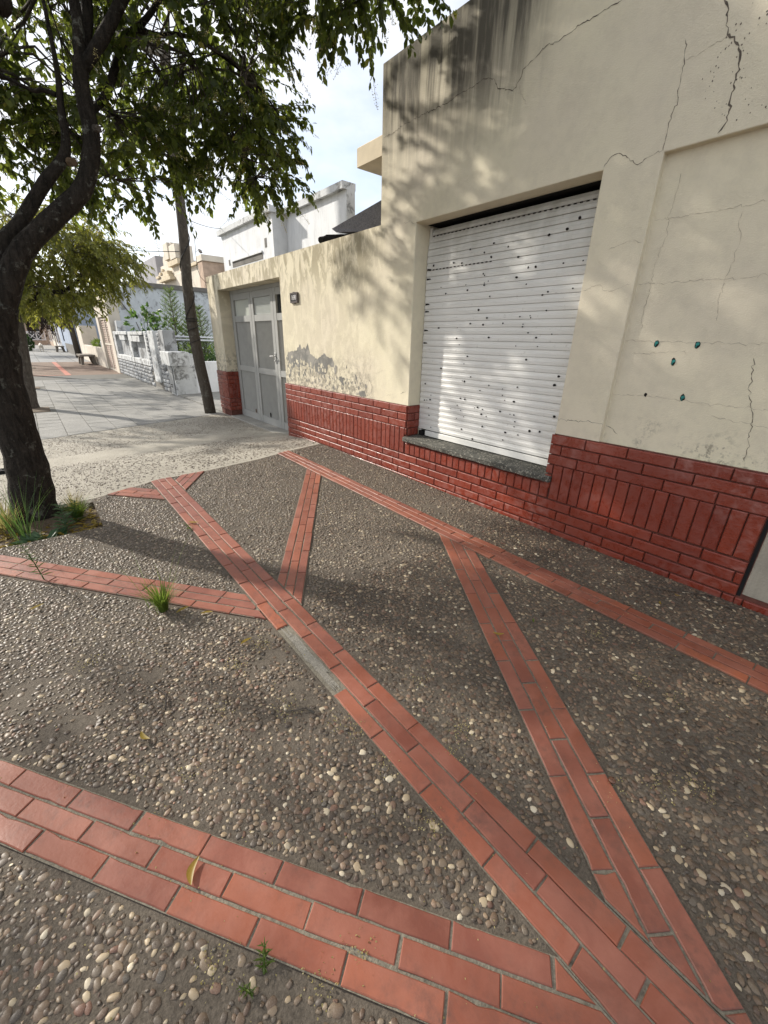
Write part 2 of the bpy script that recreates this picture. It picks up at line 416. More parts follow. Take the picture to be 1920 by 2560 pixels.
# ================================================================== GROUND
def sheet(name, xs, rows, mat, kind='structure', skip=None, parent=None, dz=0.0):
    """rows: list of functions/values y(x); sheet between successive rows following the ground height"""
    mb = MB(); nx = len(xs)
    f = [(r if callable(r) else (lambda x, r=r: r)) for r in rows]
    for r in f:
        for x in xs: mb.v.append((x, r(x), gz(r(x))+dz))
    for j in range(len(f)-1):
        for i in range(nx-1):
            if skip and skip(i, j): continue
            mb.f.append((j*nx+i, j*nx+i+1, (j+1)*nx+i+1, (j+1)*nx+i))
    o = mb.build(name, mat, parent, fix=False)
    if kind: o['kind'] = kind
    return o
def frange(a, b, n): return [a+(b-a)*i/n for i in range(n+1)]
KX = -0.78
mb = MB(); mb.quad((-160,-60,-.55),(160,-60,-.55),(160,500,-.55),(-160,500,-.55)); tag(mb.build('ground', M['earth']), kind='structure')
mb = MB()
for a, b2 in zip(frange(-20, 110, 13)[:-1], frange(-20, 110, 13)[1:]):
    mb.quad((-9,a,gz(a)-.17),(KX-.15,a,gz(a)-.17),(KX-.15,b2,gz(b2)-.17),(-9,b2,gz(b2)-.17))
tag(mb.build('road', M['asphalt'], fix=False), kind='structure')
mb = MB(); ys = frange(-20, 110, 65)
for a, b2 in zip(ys[:-1], ys[1:]):
    z0, z1 = gz(a)-.008, gz(b2)-.008
    mb.add([(KX-.15,a,z0-.25),(KX-.15,a,z0),(KX,a,z0),(KX-.15,b2,z1-.25),(KX-.15,b2,z1),(KX,b2,z1)], [(0,3,4,1),(1,4,5,2)])
tag(mb.build('kerb', M['kerb'], fix=False), kind='structure')
mb = MB(); mb.bbox(-12.2, -9, -20, 110, -.6, -.06, .02); tag(mb.build('far_pavement', M['kerb']), kind='structure')

# --- stripes of terracotta tiles: local frame d along, n across (towards the right)
DV = (-0.5, 0.85)
def hp(nx, ny, c): return (nx, ny, c)                     # keep nx*x+ny*y <= c
AR = hp(-1, 0, -.855); AL = hp(1, 0, .647); BL = hp(1, 0, 2.100)
def line_hp(p, q, side=1):
    nx, ny = -(q[1]-p[1]), (q[0]-p[0]); c = nx*p[0]+ny*p[1]; return (nx*side, ny*side, c*side)
DRV = line_hp((.17, 4.13), (.70, 4.35)); DRV2 = line_hp((.7, 4.36), (1.13, 4.39)); DRVB = line_hp((1.84, 4.52), (2.2, 4.65))
ST = {
 'A': dict(a=90, o=(.655, .847), pitch=.2535, ph=(.078, .205, .020), t=(-1.4, 4.6), clips=[DRV2, DRV]),
 'B': dict(a=90, o=(2.108, 2.290), pitch=.2745, ph=(.043, .180, .045), t=(-1.4, 4.9), clips=[DRVB]),
 'C': dict(a=56.2, o=(-.412, -.245), pitch=.277, ph=(2.23, 2.09, 2.23), t=(1.7, 4.8), clips=[AR, BL]),
 'D': dict(a=55.27, o=(.652, .852), pitch=.2695, ph=(.345, .48, .345), t=(-.4, 3.2), clips=[AR, BL]),
 'E': dict(a=125.5, o=(.405, .592), pitch=.2345, ph=(.188, .305, .188), t=(-.9, 2.6), clips=[AL, hp(-1, 0, .75)]),
 'F': dict(a=128.6, o=(1.572, 1.748), pitch=.2305, ph=(1.833, 1.95, 1.72), t=(1.0, 3.6), clips=[AL, hp(-1, 0, .75)]),
 'G': dict(a=133, o=(3.045, 3.25), pitch=.25, ph=(2.3, 2.42, 2.3), t=(1.8, 3.4), clips=[AL, DRV]),
 'H': dict(a=57, o=(-1.60, -1.408), pitch=.25, ph=(3.72, 3.6, 3.72), t=(3.0, 4.6), clips=[AR, DRV2]),
}
for k, s in ST.items():
    a = math.radians(s['a']); s['d'] = (math.cos(a), math.sin(a)); s['n'] = (math.sin(a), -math.cos(a))
def clip(poly, h):
    nx, ny, c = h; outp = []
    for i in range(len(poly)):
        p, q = poly[i], poly[(i+1) % len(poly)]
        dp, dq = nx*p[0]+ny*p[1]-c, nx*q[0]+ny*q[1]-c
        if dp <= 0: outp.append(p)
        if (dp < 0) != (dq < 0) and abs(dp-dq) > 1e-12:
            t = dp/(dp-dq); outp.append((p[0]+(q[0]-p[0])*t, p[1]+(q[1]-p[1])*t))
    return outp
def area(p): return .5*sum(p[i][0]*p[(i+1) % len(p)][1]-p[(i+1) % len(p)][0]*p[i][1] for i in range(len(p)))
def clean(p, e=.004):
    r = [q for i, q in enumerate(p) if math.hypot(q[0]-p[i-1][0], q[1]-p[i-1][1]) > e]
    return r
def inset(p, w):
    n = len(p); r = []
    for i in range(n):
        a, b, c = p[i-1], p[i], p[(i+1) % n]
        e1 = (b[0]-a[0], b[1]-a[1]); e2 = (c[0]-b[0], c[1]-b[1]); l1 = math.hypot(*e1); l2 = math.hypot(*e2)
        n1 = (-e1[1]/l1, e1[0]/l1); n2 = (-e2[1]/l2, e2[0]/l2)
        bx, by = n1[0]+n2[0], n1[1]+n2[1]; den = max(.25, (bx*bx+by*by)/2)
        r.append((b[0]+bx*w/den, b[1]+by*w/den))
    return r
PEDGE = .155
xs = [KX, -.45, -.1, .155, .6, 1.2, 1.8, 2.4, 2.845]
PIT = (-.62, .155, 3.46, 4.06)
xs1 = [KX, -.62, -.3, .155, .6, 1.2, 1.8, 2.4, 2.845]
pave = sheet('pebble_pavement', xs1, [-1.6, -.8, 0, .6, 1.2, 2, 2.8, 3.46, 4.06, yb], M['matrix'], skip=lambda i, j: j == 7 and i in (1, 2))
ntile = 0
def rough(poly, near):
    outp = []
    for i, p in enumerate(poly):
        q = poly[(i+1) % len(poly)]; L = math.hypot(q[0]-p[0], q[1]-p[1]); n = max(1, int(L/.03)) if near else 1
        nx, ny = -(q[1]-p[1])/L, (q[0]-p[0])/L
        for k in range(n):
            t = k/n; j = abs(random.gauss(0, .0006))+(random.uniform(.002, .005) if k and random.random() < .03 else 0)
            if k == 0: outp.append((p[0]+random.gauss(0, .0006), p[1]+random.gauss(0, .0006)))
            else: outp.append((p[0]+(q[0]-p[0])*t+nx*j, p[1]+(q[1]-p[1])*t+ny*j))
    return outp
def make_tile(poly, h, parent, mat, name='paving_tile', top=.0105, bev=.0025):
    poly = clean(poly)
    if len(poly) < 3 or area(poly) < 2e-4: return None
    cx = sum(p[0] for p in poly)/len(poly); cy = sum(p[1] for p in poly)/len(poly); cz = gz(cy)
    if name == 'paving_tile': poly = rough(poly, cy < 2.2)
    ins = inset(poly, bev); tx, ty = random.gauss(0, .0022), random.gauss(0, .0022)
    vs = []
    for P, dz in ((poly, -.004), (poly, top-bev), (ins, top)):
        for x, y in P: vs.append((x-cx, y-cy, gz(y)-cz+dz+h+(x-cx)*tx*4+(y-cy)*ty*4))
    n = len(poly); fs = [tuple(range(2*n, 3*n))]
    for r in (0, n):
        for i in range(n): fs.append((r+i, r+(i+1) % n, r+n+(i+1) % n, r+n+i))
    me = bpy.data.meshes.new(name); me.from_pydata(vs, [], fs); me.materials.append(mat)
    o = bpy.data.objects.new(name, me); COL.objects.link(o); o.parent = parent; o.location = (cx, cy, cz); return o
bedmb = MB(); bi = 0
for k, s in ST.items():
    d, n = s['d'], s['n']; o0, o1 = s['o']; w = (o1-o0)/3; J = .0060
    g = lambda t, q: (t*d[0]+q*n[0], t*d[1]+q*n[1])
    # bed of mortar between and under the tiles, following the ground
    ts = frange(s['t'][0], s['t'][1], 24)
    for t0, t1 in zip(ts[:-1], ts[1:]):
        poly = [g(t0, o1), g(t1, o1), g(t1, o0), g(t0, o0)]
        for h in s['clips']: poly = clip(poly, (h[0], h[1], h[2]+(.006*math.hypot(h[0], h[1]))))
        if len(poly) >= 3 and abs(area(poly)) > 1e-5:
            if area(poly) < 0: poly = poly[::-1]
            bedmb.add([(x, y, gz(y)+.0045+.0004*bi) for x, y in poly], [tuple(range(len(poly)))])
    bi += 1
    for r in range(3):
        q0 = o0+r*w+J/2; q1 = o0+(r+1)*w-J/2; ph = s['ph'][r]; p = s['pitch']
        kk = int(math.floor((s['t'][0]-ph)/p))
        while ph+kk*p < s['t'][1]:
            jt = random.gauss(0, .0016); t0 = ph+kk*p+J/2+jt; t1 = ph+(kk+1)*p-J/2+jt; kk += 1
            if k == 'A' and r == 0 and 1.07 < (t0+t1)/2 < 1.58: continue            # two missing tiles, patched with cement
            jq = random.gauss(0, .0010)
            poly = [g(t0, q1+jq), g(t1, q1+jq), g(t1, q0+jq), g(t0, q0+jq)]
            for h in s['clips']: poly = clip(poly, h)
            if len(poly) >= 3:
                if area(poly) < 0: poly = poly[::-1]
                if make_tile(poly, 0, pave, M['tile']): ntile += 1
bedmb.build('tile_mortar', M['mortar'], pave, fix=False)
# cement patches where tiles are missing
mb = MB()
def blob(mb, cx, cy, rx, ry, ang, z, n=18, jit=.18):
    pts = []
    for i in range(n):
        a = 2*math.pi*i/n; r = 1+random.uniform(-jit, jit); x, y = rx*r*math.cos(a), ry*r*math.sin(a)
        X = cx+x*math.cos(ang)-y*math.sin(ang); Y = cy+x*math.sin(ang)+y*math.cos(ang); pts.append((X, Y, gz(Y)+z))
    mb.add(pts, [tuple(range(n))])
blob(mb, .688, 1.33, .022, .25, 0, .0078, 40, .3); mb.build('cement_patch', M['patch'], pave, fix=False)

def in_stripe(x, y, m):
    r = np.zeros(len(x), bool)
    for k, s in ST.items():
        d, n = s['d'], s['n']; t = x*d[0]+y*d[1]; q = x*n[0]+y*n[1]
        ok = (q > s['o'][0]-m) & (q < s['o'][1]+m) & (t > s['t'][0]) & (t < s['t'][1])
        for h in s['clips']: ok &= (h[0]*x+h[1]*y <= h[2]+m*math.hypot(h[0], h[1]))
        r |= ok
    return r
def smooth_noise(x, y, sc, seed):
    rg = np.random.default_rng(seed); T = rg.random((64, 64)); u = x*sc+100; v = y*sc+100
    i = np.floor(u).astype(int); j = np.floor(v).astype(int); fu = u-i; fv = v-j; fu = fu*fu*(3-2*fu); fv = fv*fv*(3-2*fv)
    A = T[i % 64, j % 64]; B = T[(i+1) % 64, j % 64]; C = T[i % 64, (j+1) % 64]; D = T[(i+1) % 64, (j+1) % 64]
    return (A*(1-fu)+B*fu)*(1-fv)+(C*(1-fu)+D*fu)*fv
def dome(seg, rings):
    V = []; F4 = []; F3 = []
    prof = {3: [(1.0, -.35), (.97, .28), (.62, .78)], 2: [(1.0, -.3), (.78, .62)]}[rings]
    for r, z in prof:
        for k in range(seg):
            a = 2*math.pi*k/seg; V.append((r*math.cos(a), r*math.sin(a), z))
    V.append((0, 0, 1))
    for j in range(rings-1):
        for k in range(seg): F4.append((j*seg+k, j*seg+(k+1) % seg, (j+1)*seg+(k+1) % seg, (j+1)*seg+k))
    for k in range(seg): F3.append(((rings-1)*seg+k, (rings-1)*seg+(k+1) % seg, rings*seg))
    return np.array(V, float), np.array(F4), np.array(F3)
def scatter_pebbles(x, y, a, b, h, ang, tint, seg, rings, name, parent, jit=.17):
    V, F4, F3 = dome(seg, rings); n = len(x); nv = len(V)
    P = np.repeat(V[None], n, 0)
    P[:, :, :2] *= 1+RNG.normal(0, jit, (n, nv, 1)); P[:, :, 2] *= 1+RNG.normal(0, jit*.6, (n, nv))
    X = P[:, :, 0]*a[:, None]; Y = P[:, :, 1]*b[:, None]; Z = P[:, :, 2]*h[:, None]
    tilt = RNG.normal(0, .22, (n, 1)); Z = Z+X*tilt
    c, s = np.cos(ang)[:, None], np.sin(ang)[:, None]
    out = np.stack([x[:, None]+X*c-Y*s, y[:, None]+X*s+Y*c, np.interp(y, GY, GZ)[:, None]+Z+.001], 2).reshape(-1, 3)
    off = (np.arange(n)*nv)[:, None, None]
    me = np_mesh(name, out, (F4[None]+off).reshape(-1, 4), (F3[None]+off).reshape(-1, 3))
    me.polygons.foreach_set('use_smooth', [True]*len(me.polygons))
    facecol(me, np.repeat(tint, nv, 0)); me.materials.append(M['peb'])
    o = bpy.data.objects.new(name, me); COL.objects.link(o); o.parent = parent; o['kind'] = 'stuff'; return o
def pebble_field(x0, x1, y0, y1, sp, near):
    gx, gy = np.meshgrid(np.arange(x0, x1, sp), np.arange(y0, y1, sp*.92)); gx = gx.copy(); gx[1::2] += sp/2
    x = gx.ravel()+RNG.uniform(-.42, .42, gx.size)*sp; y = gy.ravel()+RNG.uniform(-.42, .42, gx.size)*sp
    ybx = np.interp(x, YB_X, YB_Y)
    ok = (y < ybx-.02) & (x < 2.825) & ~((x > PIT[0]-.01) & (x < PIT[1]+.01) & (y > PIT[2]-.01)) & ~in_stripe(x, y, .013)
    bare = smooth_noise(x, y, 3.2, 3)*.62+smooth_noise(x, y, 9, 4)*.38
    ok &= RNG.random(len(x)) < np.clip((bare-.06)*5.5, .15, .985)*np.where((y < .7) & (.8141*x+.5807*y < .42), .62, 1.)
    return x[ok], y[ok]
def sizes(n, base):
    a = base*np.exp(RNG.normal(0, .37, n)); a = np.clip(a, base*.45, base*1.75)
    return a, a*RNG.uniform(.55, .92, n), a*RNG.uniform(.16, .33, n)
def tints(n):
    t = pal(RNG.random(n)); t *= np.exp(RNG.normal(0, .16, (n, 1))); return np.clip(t, .01, .75)
xa, ya = pebble_field(-.78, 2.845, -.75, 1.75, .0172, True)
aa, ab, ah = sizes(len(xa), .0077); ang = RNG.uniform(0, 2*math.pi, len(xa))
# the largest of the nearest pebbles are single stones
Pv = np.stack([xa, ya, np.full(len(xa), -1.35)], 1); Rm = np.array([RX, RD, RF]); cc = Pv @ Rm.T
u = 960+1025.9*cc[:, 0]/cc[:, 2]; v = 1280+1025.9*cc[:, 1]/cc[:, 2]
vis = (cc[:, 2] > 0) & (u > -5) & (u < 1925) & (v > 0) & (v < 2565)
score = np.where(vis, aa*ab/cc[:, 2]**2, -1); pick = np.argsort(-score)[:300]
rest = np.ones(len(xa), bool); rest[pick] = False
tpl = []
for q in range(8):
    V, F4, F3 = dome(10, 3); V = V.copy(); V[:, :2] *= 1+RNG.normal(0, .09, (len(V), 1)); V[:, 2] *= 1+RNG.normal(0, .06, len(V)); V[:, 2] += V[:, 0]*RNG.normal(0, .15)
    me = np_mesh('pebble', V, F4, F3); me.polygons.foreach_set('use_smooth', [True]*len(me.polygons)); me.materials.append(M['peb1']); tpl.append(me)
for i in pick:
    o = bpy.data.objects.new('pebble', tpl[i % 8]); COL.objects.link(o); o.parent = pave
    o.location = (xa[i], ya[i], gz(ya[i])+.001); o.scale = (aa[i], ab[i], ah[i]); o.rotation_euler = (0, 0, ang[i])
scatter_pebbles(xa[rest], ya[rest], aa[rest], ab[rest], ah[rest], ang[rest], tints(rest.sum()), 8, 3, 'embedded_pebbles', pave)
xb, yb_ = pebble_field(-.78, 2.845, 1.75, 4.9, .0192, False)
ba, bb, bh = sizes(len(xb), .0086)
tt = tints(len(xb))*.6+.4*np.array([.17, .14, .105])
scatter_pebbles(xb, yb_, ba, bb, bh, RNG.uniform(0, 6.28, len(xb)), tt, 6, 2, 'embedded_pebbles', pave)
# --- driveway with sparse pebbles
xs2 = [KX, -.3, .2, .7, 1.2, 1.8, 2.3, 2.845]
drv = sheet('driveway', xs2, [yb]+[(lambda x, f=f: yb(x)*(1-f)+yb2(x)*f) for f in (.12, .25, .4, .6, .8)]+[yb2], M['drive'])
n = 19000
x = RNG.uniform(KX, 2.84, n); f = RNG.random(n); y0 = np.interp(x, YB_X, YB_Y); y1 = np.interp(x, [-2, .37, 2.5, 3], [7.55, 7.75, 8.45, 8.62]); y = y0+.05+(y1-y0-.1)*f
keep = RNG.random(n) < np.clip(smooth_noise(x, y, 2.3, 9)*1.5-.1, .25, 1)
x, y = x[keep], y[keep]; a, b, h = sizes(len(x), .0080)
t = pal(RNG.random(len(x))*.72)*.75+.25*np.array([.30, .27, .22])
scatter_pebbles(x, y, a*1.2, b*.7, h*.6, RNG.uniform(0, 6.28, len(x)), t, 6, 2, 'embedded_pebbles', drv)
# --- neighbour's pavement of grey slabs
tp = sheet('tiled_pavement', [KX, 0, .8, 1.6, 2.4, 2.845], [yb2, 9.2, 10, 11, 13, 16, 20.0], M['slabjoint'])
cnt = 0; SP = .362
for j in range(34):
    for i in range(11):
        x0 = KX+.0+i*SP*.915+.004; y0 = 7.6+j*SP; x1 = min(x0+SP*.915-.010, 2.84); y1 = min(y0+SP-.010, 19.98)
        poly = clip([(x0,y0),(x1,y0),(x1,y1),(x0,y1)], line_hp((.37,7.76),(2.5,8.46), -1))
        if len(poly) < 3 or x0 > 2.8: continue
        if any(abs(x0+.15-tx) < .38 and abs(y0+.18-ty) < .33 for tx, ty in ((-.2, 10.9), (-.2, 15.6))): continue
        if cnt >= 300: continue
        if make_tile(poly, 0, tp, M['slab'], 'paving_slab', top=.006, bev=.003): cnt += 1
# remaining far slabs share the sheet; beyond that other lots
sheet('brown_pavement', [KX, .2, .98, 1.17, 2.0, 2.845], [20.0, 22, 25, 29.9], M['brownpave'])
mb = MB(); mb.add([(.97,20.02,gz(20)+.006),(1.15,20.02,gz(20)+.006),(1.15,29.8,gz(29.8)+.006),(.97,29.8,gz(29.8)+.006)], [(0,1,2,3)]); tag(mb.build('red_paving_strip', M['redstrip'], fix=False), kind='structure')
mb = MB(); mb.add([(.05,20.02,gz(20)+.006),(.96,20.02,gz(20)+.006),(.96,20.14,gz(20)+.006),(.05,20.14,gz(20)+.006)], [(0,1,2,3)]); tag(mb.build('red_paving_edge', M['redstrip'], fix=False), kind='structure')
sheet('pale_pavement', [KX, .6, 1.4, 2.1, 2.845], [29.9, 33, 37, 41, 45], M['farslab'])
mb = MB()
for yy in (31.2, 33.4, 35.8, 38.4, 41.5): mb.add([(KX,yy,gz(yy)+.005),(2.84,yy,gz(yy)+.005),(2.84,yy+.05,gz(yy)+.005),(KX,yy+.05,gz(yy)+.005)], [(0,1,2,3)])
for xx in (.45, 1.25, 2.05): mb.add([(xx,30,gz(30)+.0062),(xx+.025,30,gz(30)+.0062),(xx+.025,45,gz(45)+.0062),(xx,45,gz(45)+.0062)], [(0,1,2,3)])
tag(mb.build('pavement_grooves', M['slabjoint'], fix=False), kind='structure')
sheet('distant_pavement', [KX, .6, 1.4, 2.845], [45, 47, 52, 58, 66, 75, 110], M['slab'])
for k, yy in enumerate((53, 62)):
    mb = MB(); mb.add([(KX,yy,gz(yy)+.006),(2.84,yy,gz(yy)+.006),(2.84,yy+4,gz(yy+4)+.006),(KX,yy+4,gz(yy+4)+.006)], [(0,1,2,3)]); tag(mb.build('pale_pavement_band', M['farslab'], fix=False), kind='structure')
# garage apron of the neighbour (between the pole and the white pillar)
mb = MB()
for a, b2 in ((8.62, 9.6), (9.6, 11.2), (11.2, 20.4)):
    mb.add([(2.845,a,gz(a)+.03),(9,a,gz(a)+.16),(9,b2,gz(b2)+.16),(2.845,b2,gz(b2)+.03),(2.845,a,gz(a)-.2),(2.845,b2,gz(b2)-.2)], [(0,1,2,3),(4,0,3,5)])
tag(mb.build('garden_ground', M['slab'], fix=False), kind='structure')

# tree pits
def pit(x0, x1, y0, y1, deep):
    mb = MB(); z = gz((y0+y1)/2)
    if deep:
        n = 8
        for j in range(n+1):
            for i in range(n+1):
                X = x0+(x1-x0)*i/n; Y = y0+(y1-y0)*j/n; e = min(i, n-i, j, n-j)
                mb.v.append((X, Y, gz(Y)-.045+(.04*math.exp(-((X+.2)**2+(Y-3.9)**2)/.05))+random.uniform(-.008, .008)))
        for j in range(n):
            for i in range(n): mb.f.append((j*(n+1)+i, j*(n+1)+i+1, (j+1)*(n+1)+i+1, (j+1)*(n+1)+i))
        for (a, b2) in (((x0,y0),(x1,y0)),((x1,y0),(x1,y1)),((x1,y1),(x0,y1)),((x0,y1),(x0,y0))):
            mb.quad((*a,gz(a[1])-.09),(*b2,gz(b2[1])-.09),(*b2,gz(b2[1])),(*a,gz(a[1])))
    else:
        mb.bbox(x0, x1, y0, y1, z-.1, z+.012, .02)
    return tag(mb.build('tree_pit', M['soil'], fix=not deep), kind='structure')
pit(*PIT, True); pit(-.62, .13, 10.6, 11.3, False); pit(-.62, .1, 15.3, 15.9, False); pit(-.62, .2, 24.2, 25.4, False)
mb = MB(); mb.box(-.78, -.40, 5.62, 5.66, gz(5.6)-.01, gz(5.6)+.035); mb.box(-.78, -.40, 5.80, 5.83, gz(5.8)-.01, gz(5.8)+.03)
for i in range(9): mb.box(-.77+i*.04, -.755+i*.04, 5.66, 5.80, gz(5.6)-.01, gz(5.6)+.02)
tag(mb.build('drain_grate', M['black']), 'low black metal grate on the pale driveway beside the nearest tree trunk', 'grate')

# ================================================================== HOUSE
FX = 2.845
house = empty('house', (FX, 1.5, 0), 'cream rendered house with grey roller shutter over a dark red brick base', 'house')
def cells(mb, ys, zs, dep, X):
    ny, nz = len(ys)-1, len(zs)-1
    D = [[dep(.5*(ys[i]+ys[i+1]), .5*(zs[j]+zs[j+1])) for j in range(nz)] for i in range(ny)]
    for i in range(ny):
        for j in range(nz):
            d = D[i][j]
            if d is None: continue
            mb.quad((X+d,ys[i],zs[j]),(X+d,ys[i],zs[j+1]),(X+d,ys[i+1],zs[j+1]),(X+d,ys[i+1],zs[j]))
            for (i2, j2, e) in ((i+1, j, 'y'), (i, j+1, 'z')):
                d2 = D[i2][j2] if i2 < ny and j2 < nz else d
                if d2 is None or d2 == d: continue
                if e == 'y': y = ys[i+1]; mb.quad((X+d,y,zs[j]),(X+d,y,zs[j+1]),(X+d2,y,zs[j+1]),(X+d2,y,zs[j]))
                else: z = zs[j+1]; mb.quad((X+d,ys[i],z),(X+d,ys[i+1],z),(X+d2,ys[i+1],z),(X+d2,ys[i],z))
OY0, OY1, OZ0, OZ1 = 1.51, 3.092, .42, 2.29
def hd(y, z):
    if OY0 < y < OY1 and OZ0 < z < OZ1: return .30
    if y < 1.193 and .745 < z < 2.295: return .042
    return 0.
mb = MB(); cells(mb, [-3, 1.193, OY0, OY1, 3.575], [-.4, OZ0, .745, OZ1, 2.295, 3.466], hd, FX)
mb.quad((FX,3.575,-.4),(FX,3.575,3.466),(9,3.575,3.466),(9,3.575,-.4)); mb.quad((FX,-3,-.4),(9,-3,-.4),(9,-3,3.466),(FX,-3,3.466))
mb.quad((FX,-3,3.466),(9,-3,3.466),(9,3.575,3.466),(FX,3.575,3.466)); mb.quad((9,-3,-.4),(9,3.575,-.4),(9,3.575,3.466),(9,-3,3.466))
import bmesh
def weld(o, d=1e-5):
    bm = bmesh.new(); bm.from_mesh(o.data); bmesh.ops.remove_doubles(bm, verts=bm.verts, dist=d); bmesh.ops.recalc_face_normals(bm, faces=bm.faces); bm.to_mesh(o.data); bm.free(); return o
w = mb.build('facade', M['plaster'], house); weld(w); bevel(w, .006, 2)
mb = MB(); mb.bbox(3.59, 8.5, 3.575, 5.0, 3.258, 3.448, .012); mb.build('roof_slab', M['creamd'], house)
# black sheets painted as the shade inside the shutter box slot
mb = MB(); mb.quad((2.985,OY0,2.2885),(2.985,OY1,2.2885),(3.144,OY1,2.2885),(3.144,OY0,2.2885)); mb.quad((3.140,OY0+.002,.43),(3.140,OY1-.002,.43),(3.140,OY1-.002,2.287),(3.140,OY0+.002,2.287))
mb.build('shutter_box_shade', M['black'], house, fix=False)
# roller shutter
SX = 3.000
sh = MB(); sh.box(SX+.012, SX+.03, OY0+.004, OY0+.03, .45, 2.27); sh.box(SX+.012, SX+.03, OY1-.03, OY1-.004, .45, 2.27); sh.box(SX+.014, SX+.03, OY0+.03, OY1-.03, .458, .47)
shut = sh.build('roller_shutter', M['shut'], house)
def slat_mesh(h, y0, y1, curve=.006):
    mb = MB(); prof = [(.003, -h/2), (-.0045, -h/2+.0012), (-.0062, -h/2+h*.46), (-.0035, -h/2+h*.56), (-.0012, h/2-.0035), (.002, h/2-.0016), (.004, h/2)]
    for x, z in prof: mb.v += [(x, y0, z), (x, y1, z)]
    for k in range(len(prof)-1): mb.f.append((2*k, 2*k+1, 2*k+3, 2*k+2))
    me = mb.mesh('slat', fix=False); me.materials.append(M['shut']); return me
SH = .0528; sm = slat_mesh(SH, -(OY1-OY0)/2+.006, (OY1-OY0)/2-.006)
z = .520+SH/2
def shx(z): return SX+max(0, z-2.02)**2*.75
while z < 2.27:
    o = bpy.data.objects.new('slat', sm); COL.objects.link(o); o.parent = shut
    o.location = Vector((shx(z), (OY0+OY1)/2, z))-wloc(house)+Vector((0,0,0)); o.location -= shut.location
    o.rotation_euler = (random.gauss(0, .0008), math.atan(max(0, z-2.02)*1.5), 0); z += SH
mb = MB(); mb.bbox(SX-.012, SX+.014, OY0+.012, OY1-.11, .462, .512, .004); mb.build('bottom_bar', M['shut'], shut)
mb = MB(); mb.bbox(SX-.02, SX+.02, OY1-.085, OY1-.025, .458, .50, .004); mb.build('end_lock', M['black'], shut)
# perforation slots of two slats and the holes
mb = MB()
for zz, ya, yb3, nn in ((2.205, 1.60, 3.06, 34), (1.942, 2.35, 3.06, 17)):
    for i in range(nn):
        yy = ya+(yb3-ya)*(i+.5)/nn; X = shx(zz)-.0078; mb.quad((X,yy-.011,zz-.004),(X,yy+.011,zz-.004),(X,yy+.011,zz+.004),(X,yy-.011,zz+.004))
mb.build('vent_slots', M['hole'], shut, fix=False, kind='stuff')
HOLES = [(3.0, 1.975), (2.75, 1.971), (2.67, 1.961), (2.37, 1.969), (2.02, 1.865), (1.96, 1.863), (1.75, 1.865), (1.61, 1.865), (2.43, 1.861), (2.42, 1.85), (2.11, 1.811), (2.37, 1.806), (2.41, 1.794), (2.41, 1.78), (2.6, 1.795), (2.58, 1.755), (2.89, 1.797), (2.83, 1.744), (2.02, 1.758), (1.65, 1.706), (1.83, 1.696), (1.87, 1.679), (2.34, 1.695), (2.44, 1.602), (1.82, 1.576), (2.35, 1.539), (2.52, 1.498), (2.38, 1.489), (2.19, 1.497), (2.0, 1.488), (2.0, 1.47), (2.04, 1.541), (1.95, 1.545), (1.94, 1.531), (2.89, 1.468), (2.66, 1.468), (2.66, 1.382), (2.62, 1.331), (2.31, 1.392), (1.87, 1.394), (1.75, 1.419), (1.95, 1.428), (2.04, 1.333), (1.85, 1.334), (1.93, 1.237), (2.52, 1.238), (2.55, 1.177), (2.82, 1.122), (2.46, 1.072), (2.55, 1.03), (2.52, 1.028), (2.25, 1.018), (1.97, 1.028), (2.11, 1.002), (2.34, 0.967), (1.64, 1.135), (1.66, 1.071), (3.02, 0.967), (2.93, 0.866), (2.98, 0.814), (3.02, 0.809), (2.94, 0.822), (2.55, 0.877), (2.5, 0.876), (2.08, 0.914), (1.99, 0.913), (2.1, 0.951), (2.58, 0.811), (2.54, 0.77), (2.66, 0.77), (2.38, 0.814), (2.35, 0.824), (2.29, 0.811), (2.11, 0.819), (2.3, 0.77), (2.24, 0.758), (2.5, 0.719), (2.58, 0.692), (2.95, 0.741), (2.94, 0.669), (2.01, 0.81), (1.97, 0.809), (1.62, 0.847), (1.95, 0.757), (1.95, 0.716), (2.27, 0.666), (2.9, 0.555), (2.51, 0.602), (2.03, 0.654), (1.81, 0.705), (1.91, 0.656), (1.72, 0.716), (2.37, 0.536), (2.04, 0.588), (1.69, 2.115), (1.76, 2.064), (1.89, 2.049), (2.36, 2.061), (2.22, 2.021), (2.59, 2.049), (2.44, 2.01), (2.37, 1.971), (2.76, 1.973), (2.67, 1.959), (3.0, 1.974), (2.12, 1.943)]
mb = MB()
for (yy, zz) in HOLES:
    yy += random.uniform(-.004, .004); r = random.choice((.006, .008, .009, .012)); n = 8; X = shx(zz)-.0085
    fl = random.uniform(.55, .9)
    mb.add([(X-(.0012 if i % 2 else 0), yy+r*random.uniform(.7, 1.25)*math.cos(6.283*i/n), zz+r*fl*random.uniform(.7, 1.2)*math.sin(6.283*i/n)) for i in range(n)], [tuple(range(n))])
for zz in (1.94, 1.865, 1.66, 1.60, 1.44, 1.33):
    mb.add([(SX-.008, 3.075, zz), (SX-.008, 3.02, zz+.004), (SX-.008, 3.03, zz+.012), (SX-.008, 3.075, zz+.016)], [(0,1,2,3)])
mb.build('rust_holes', M['hole'], shut, fix=False, kind='stuff')
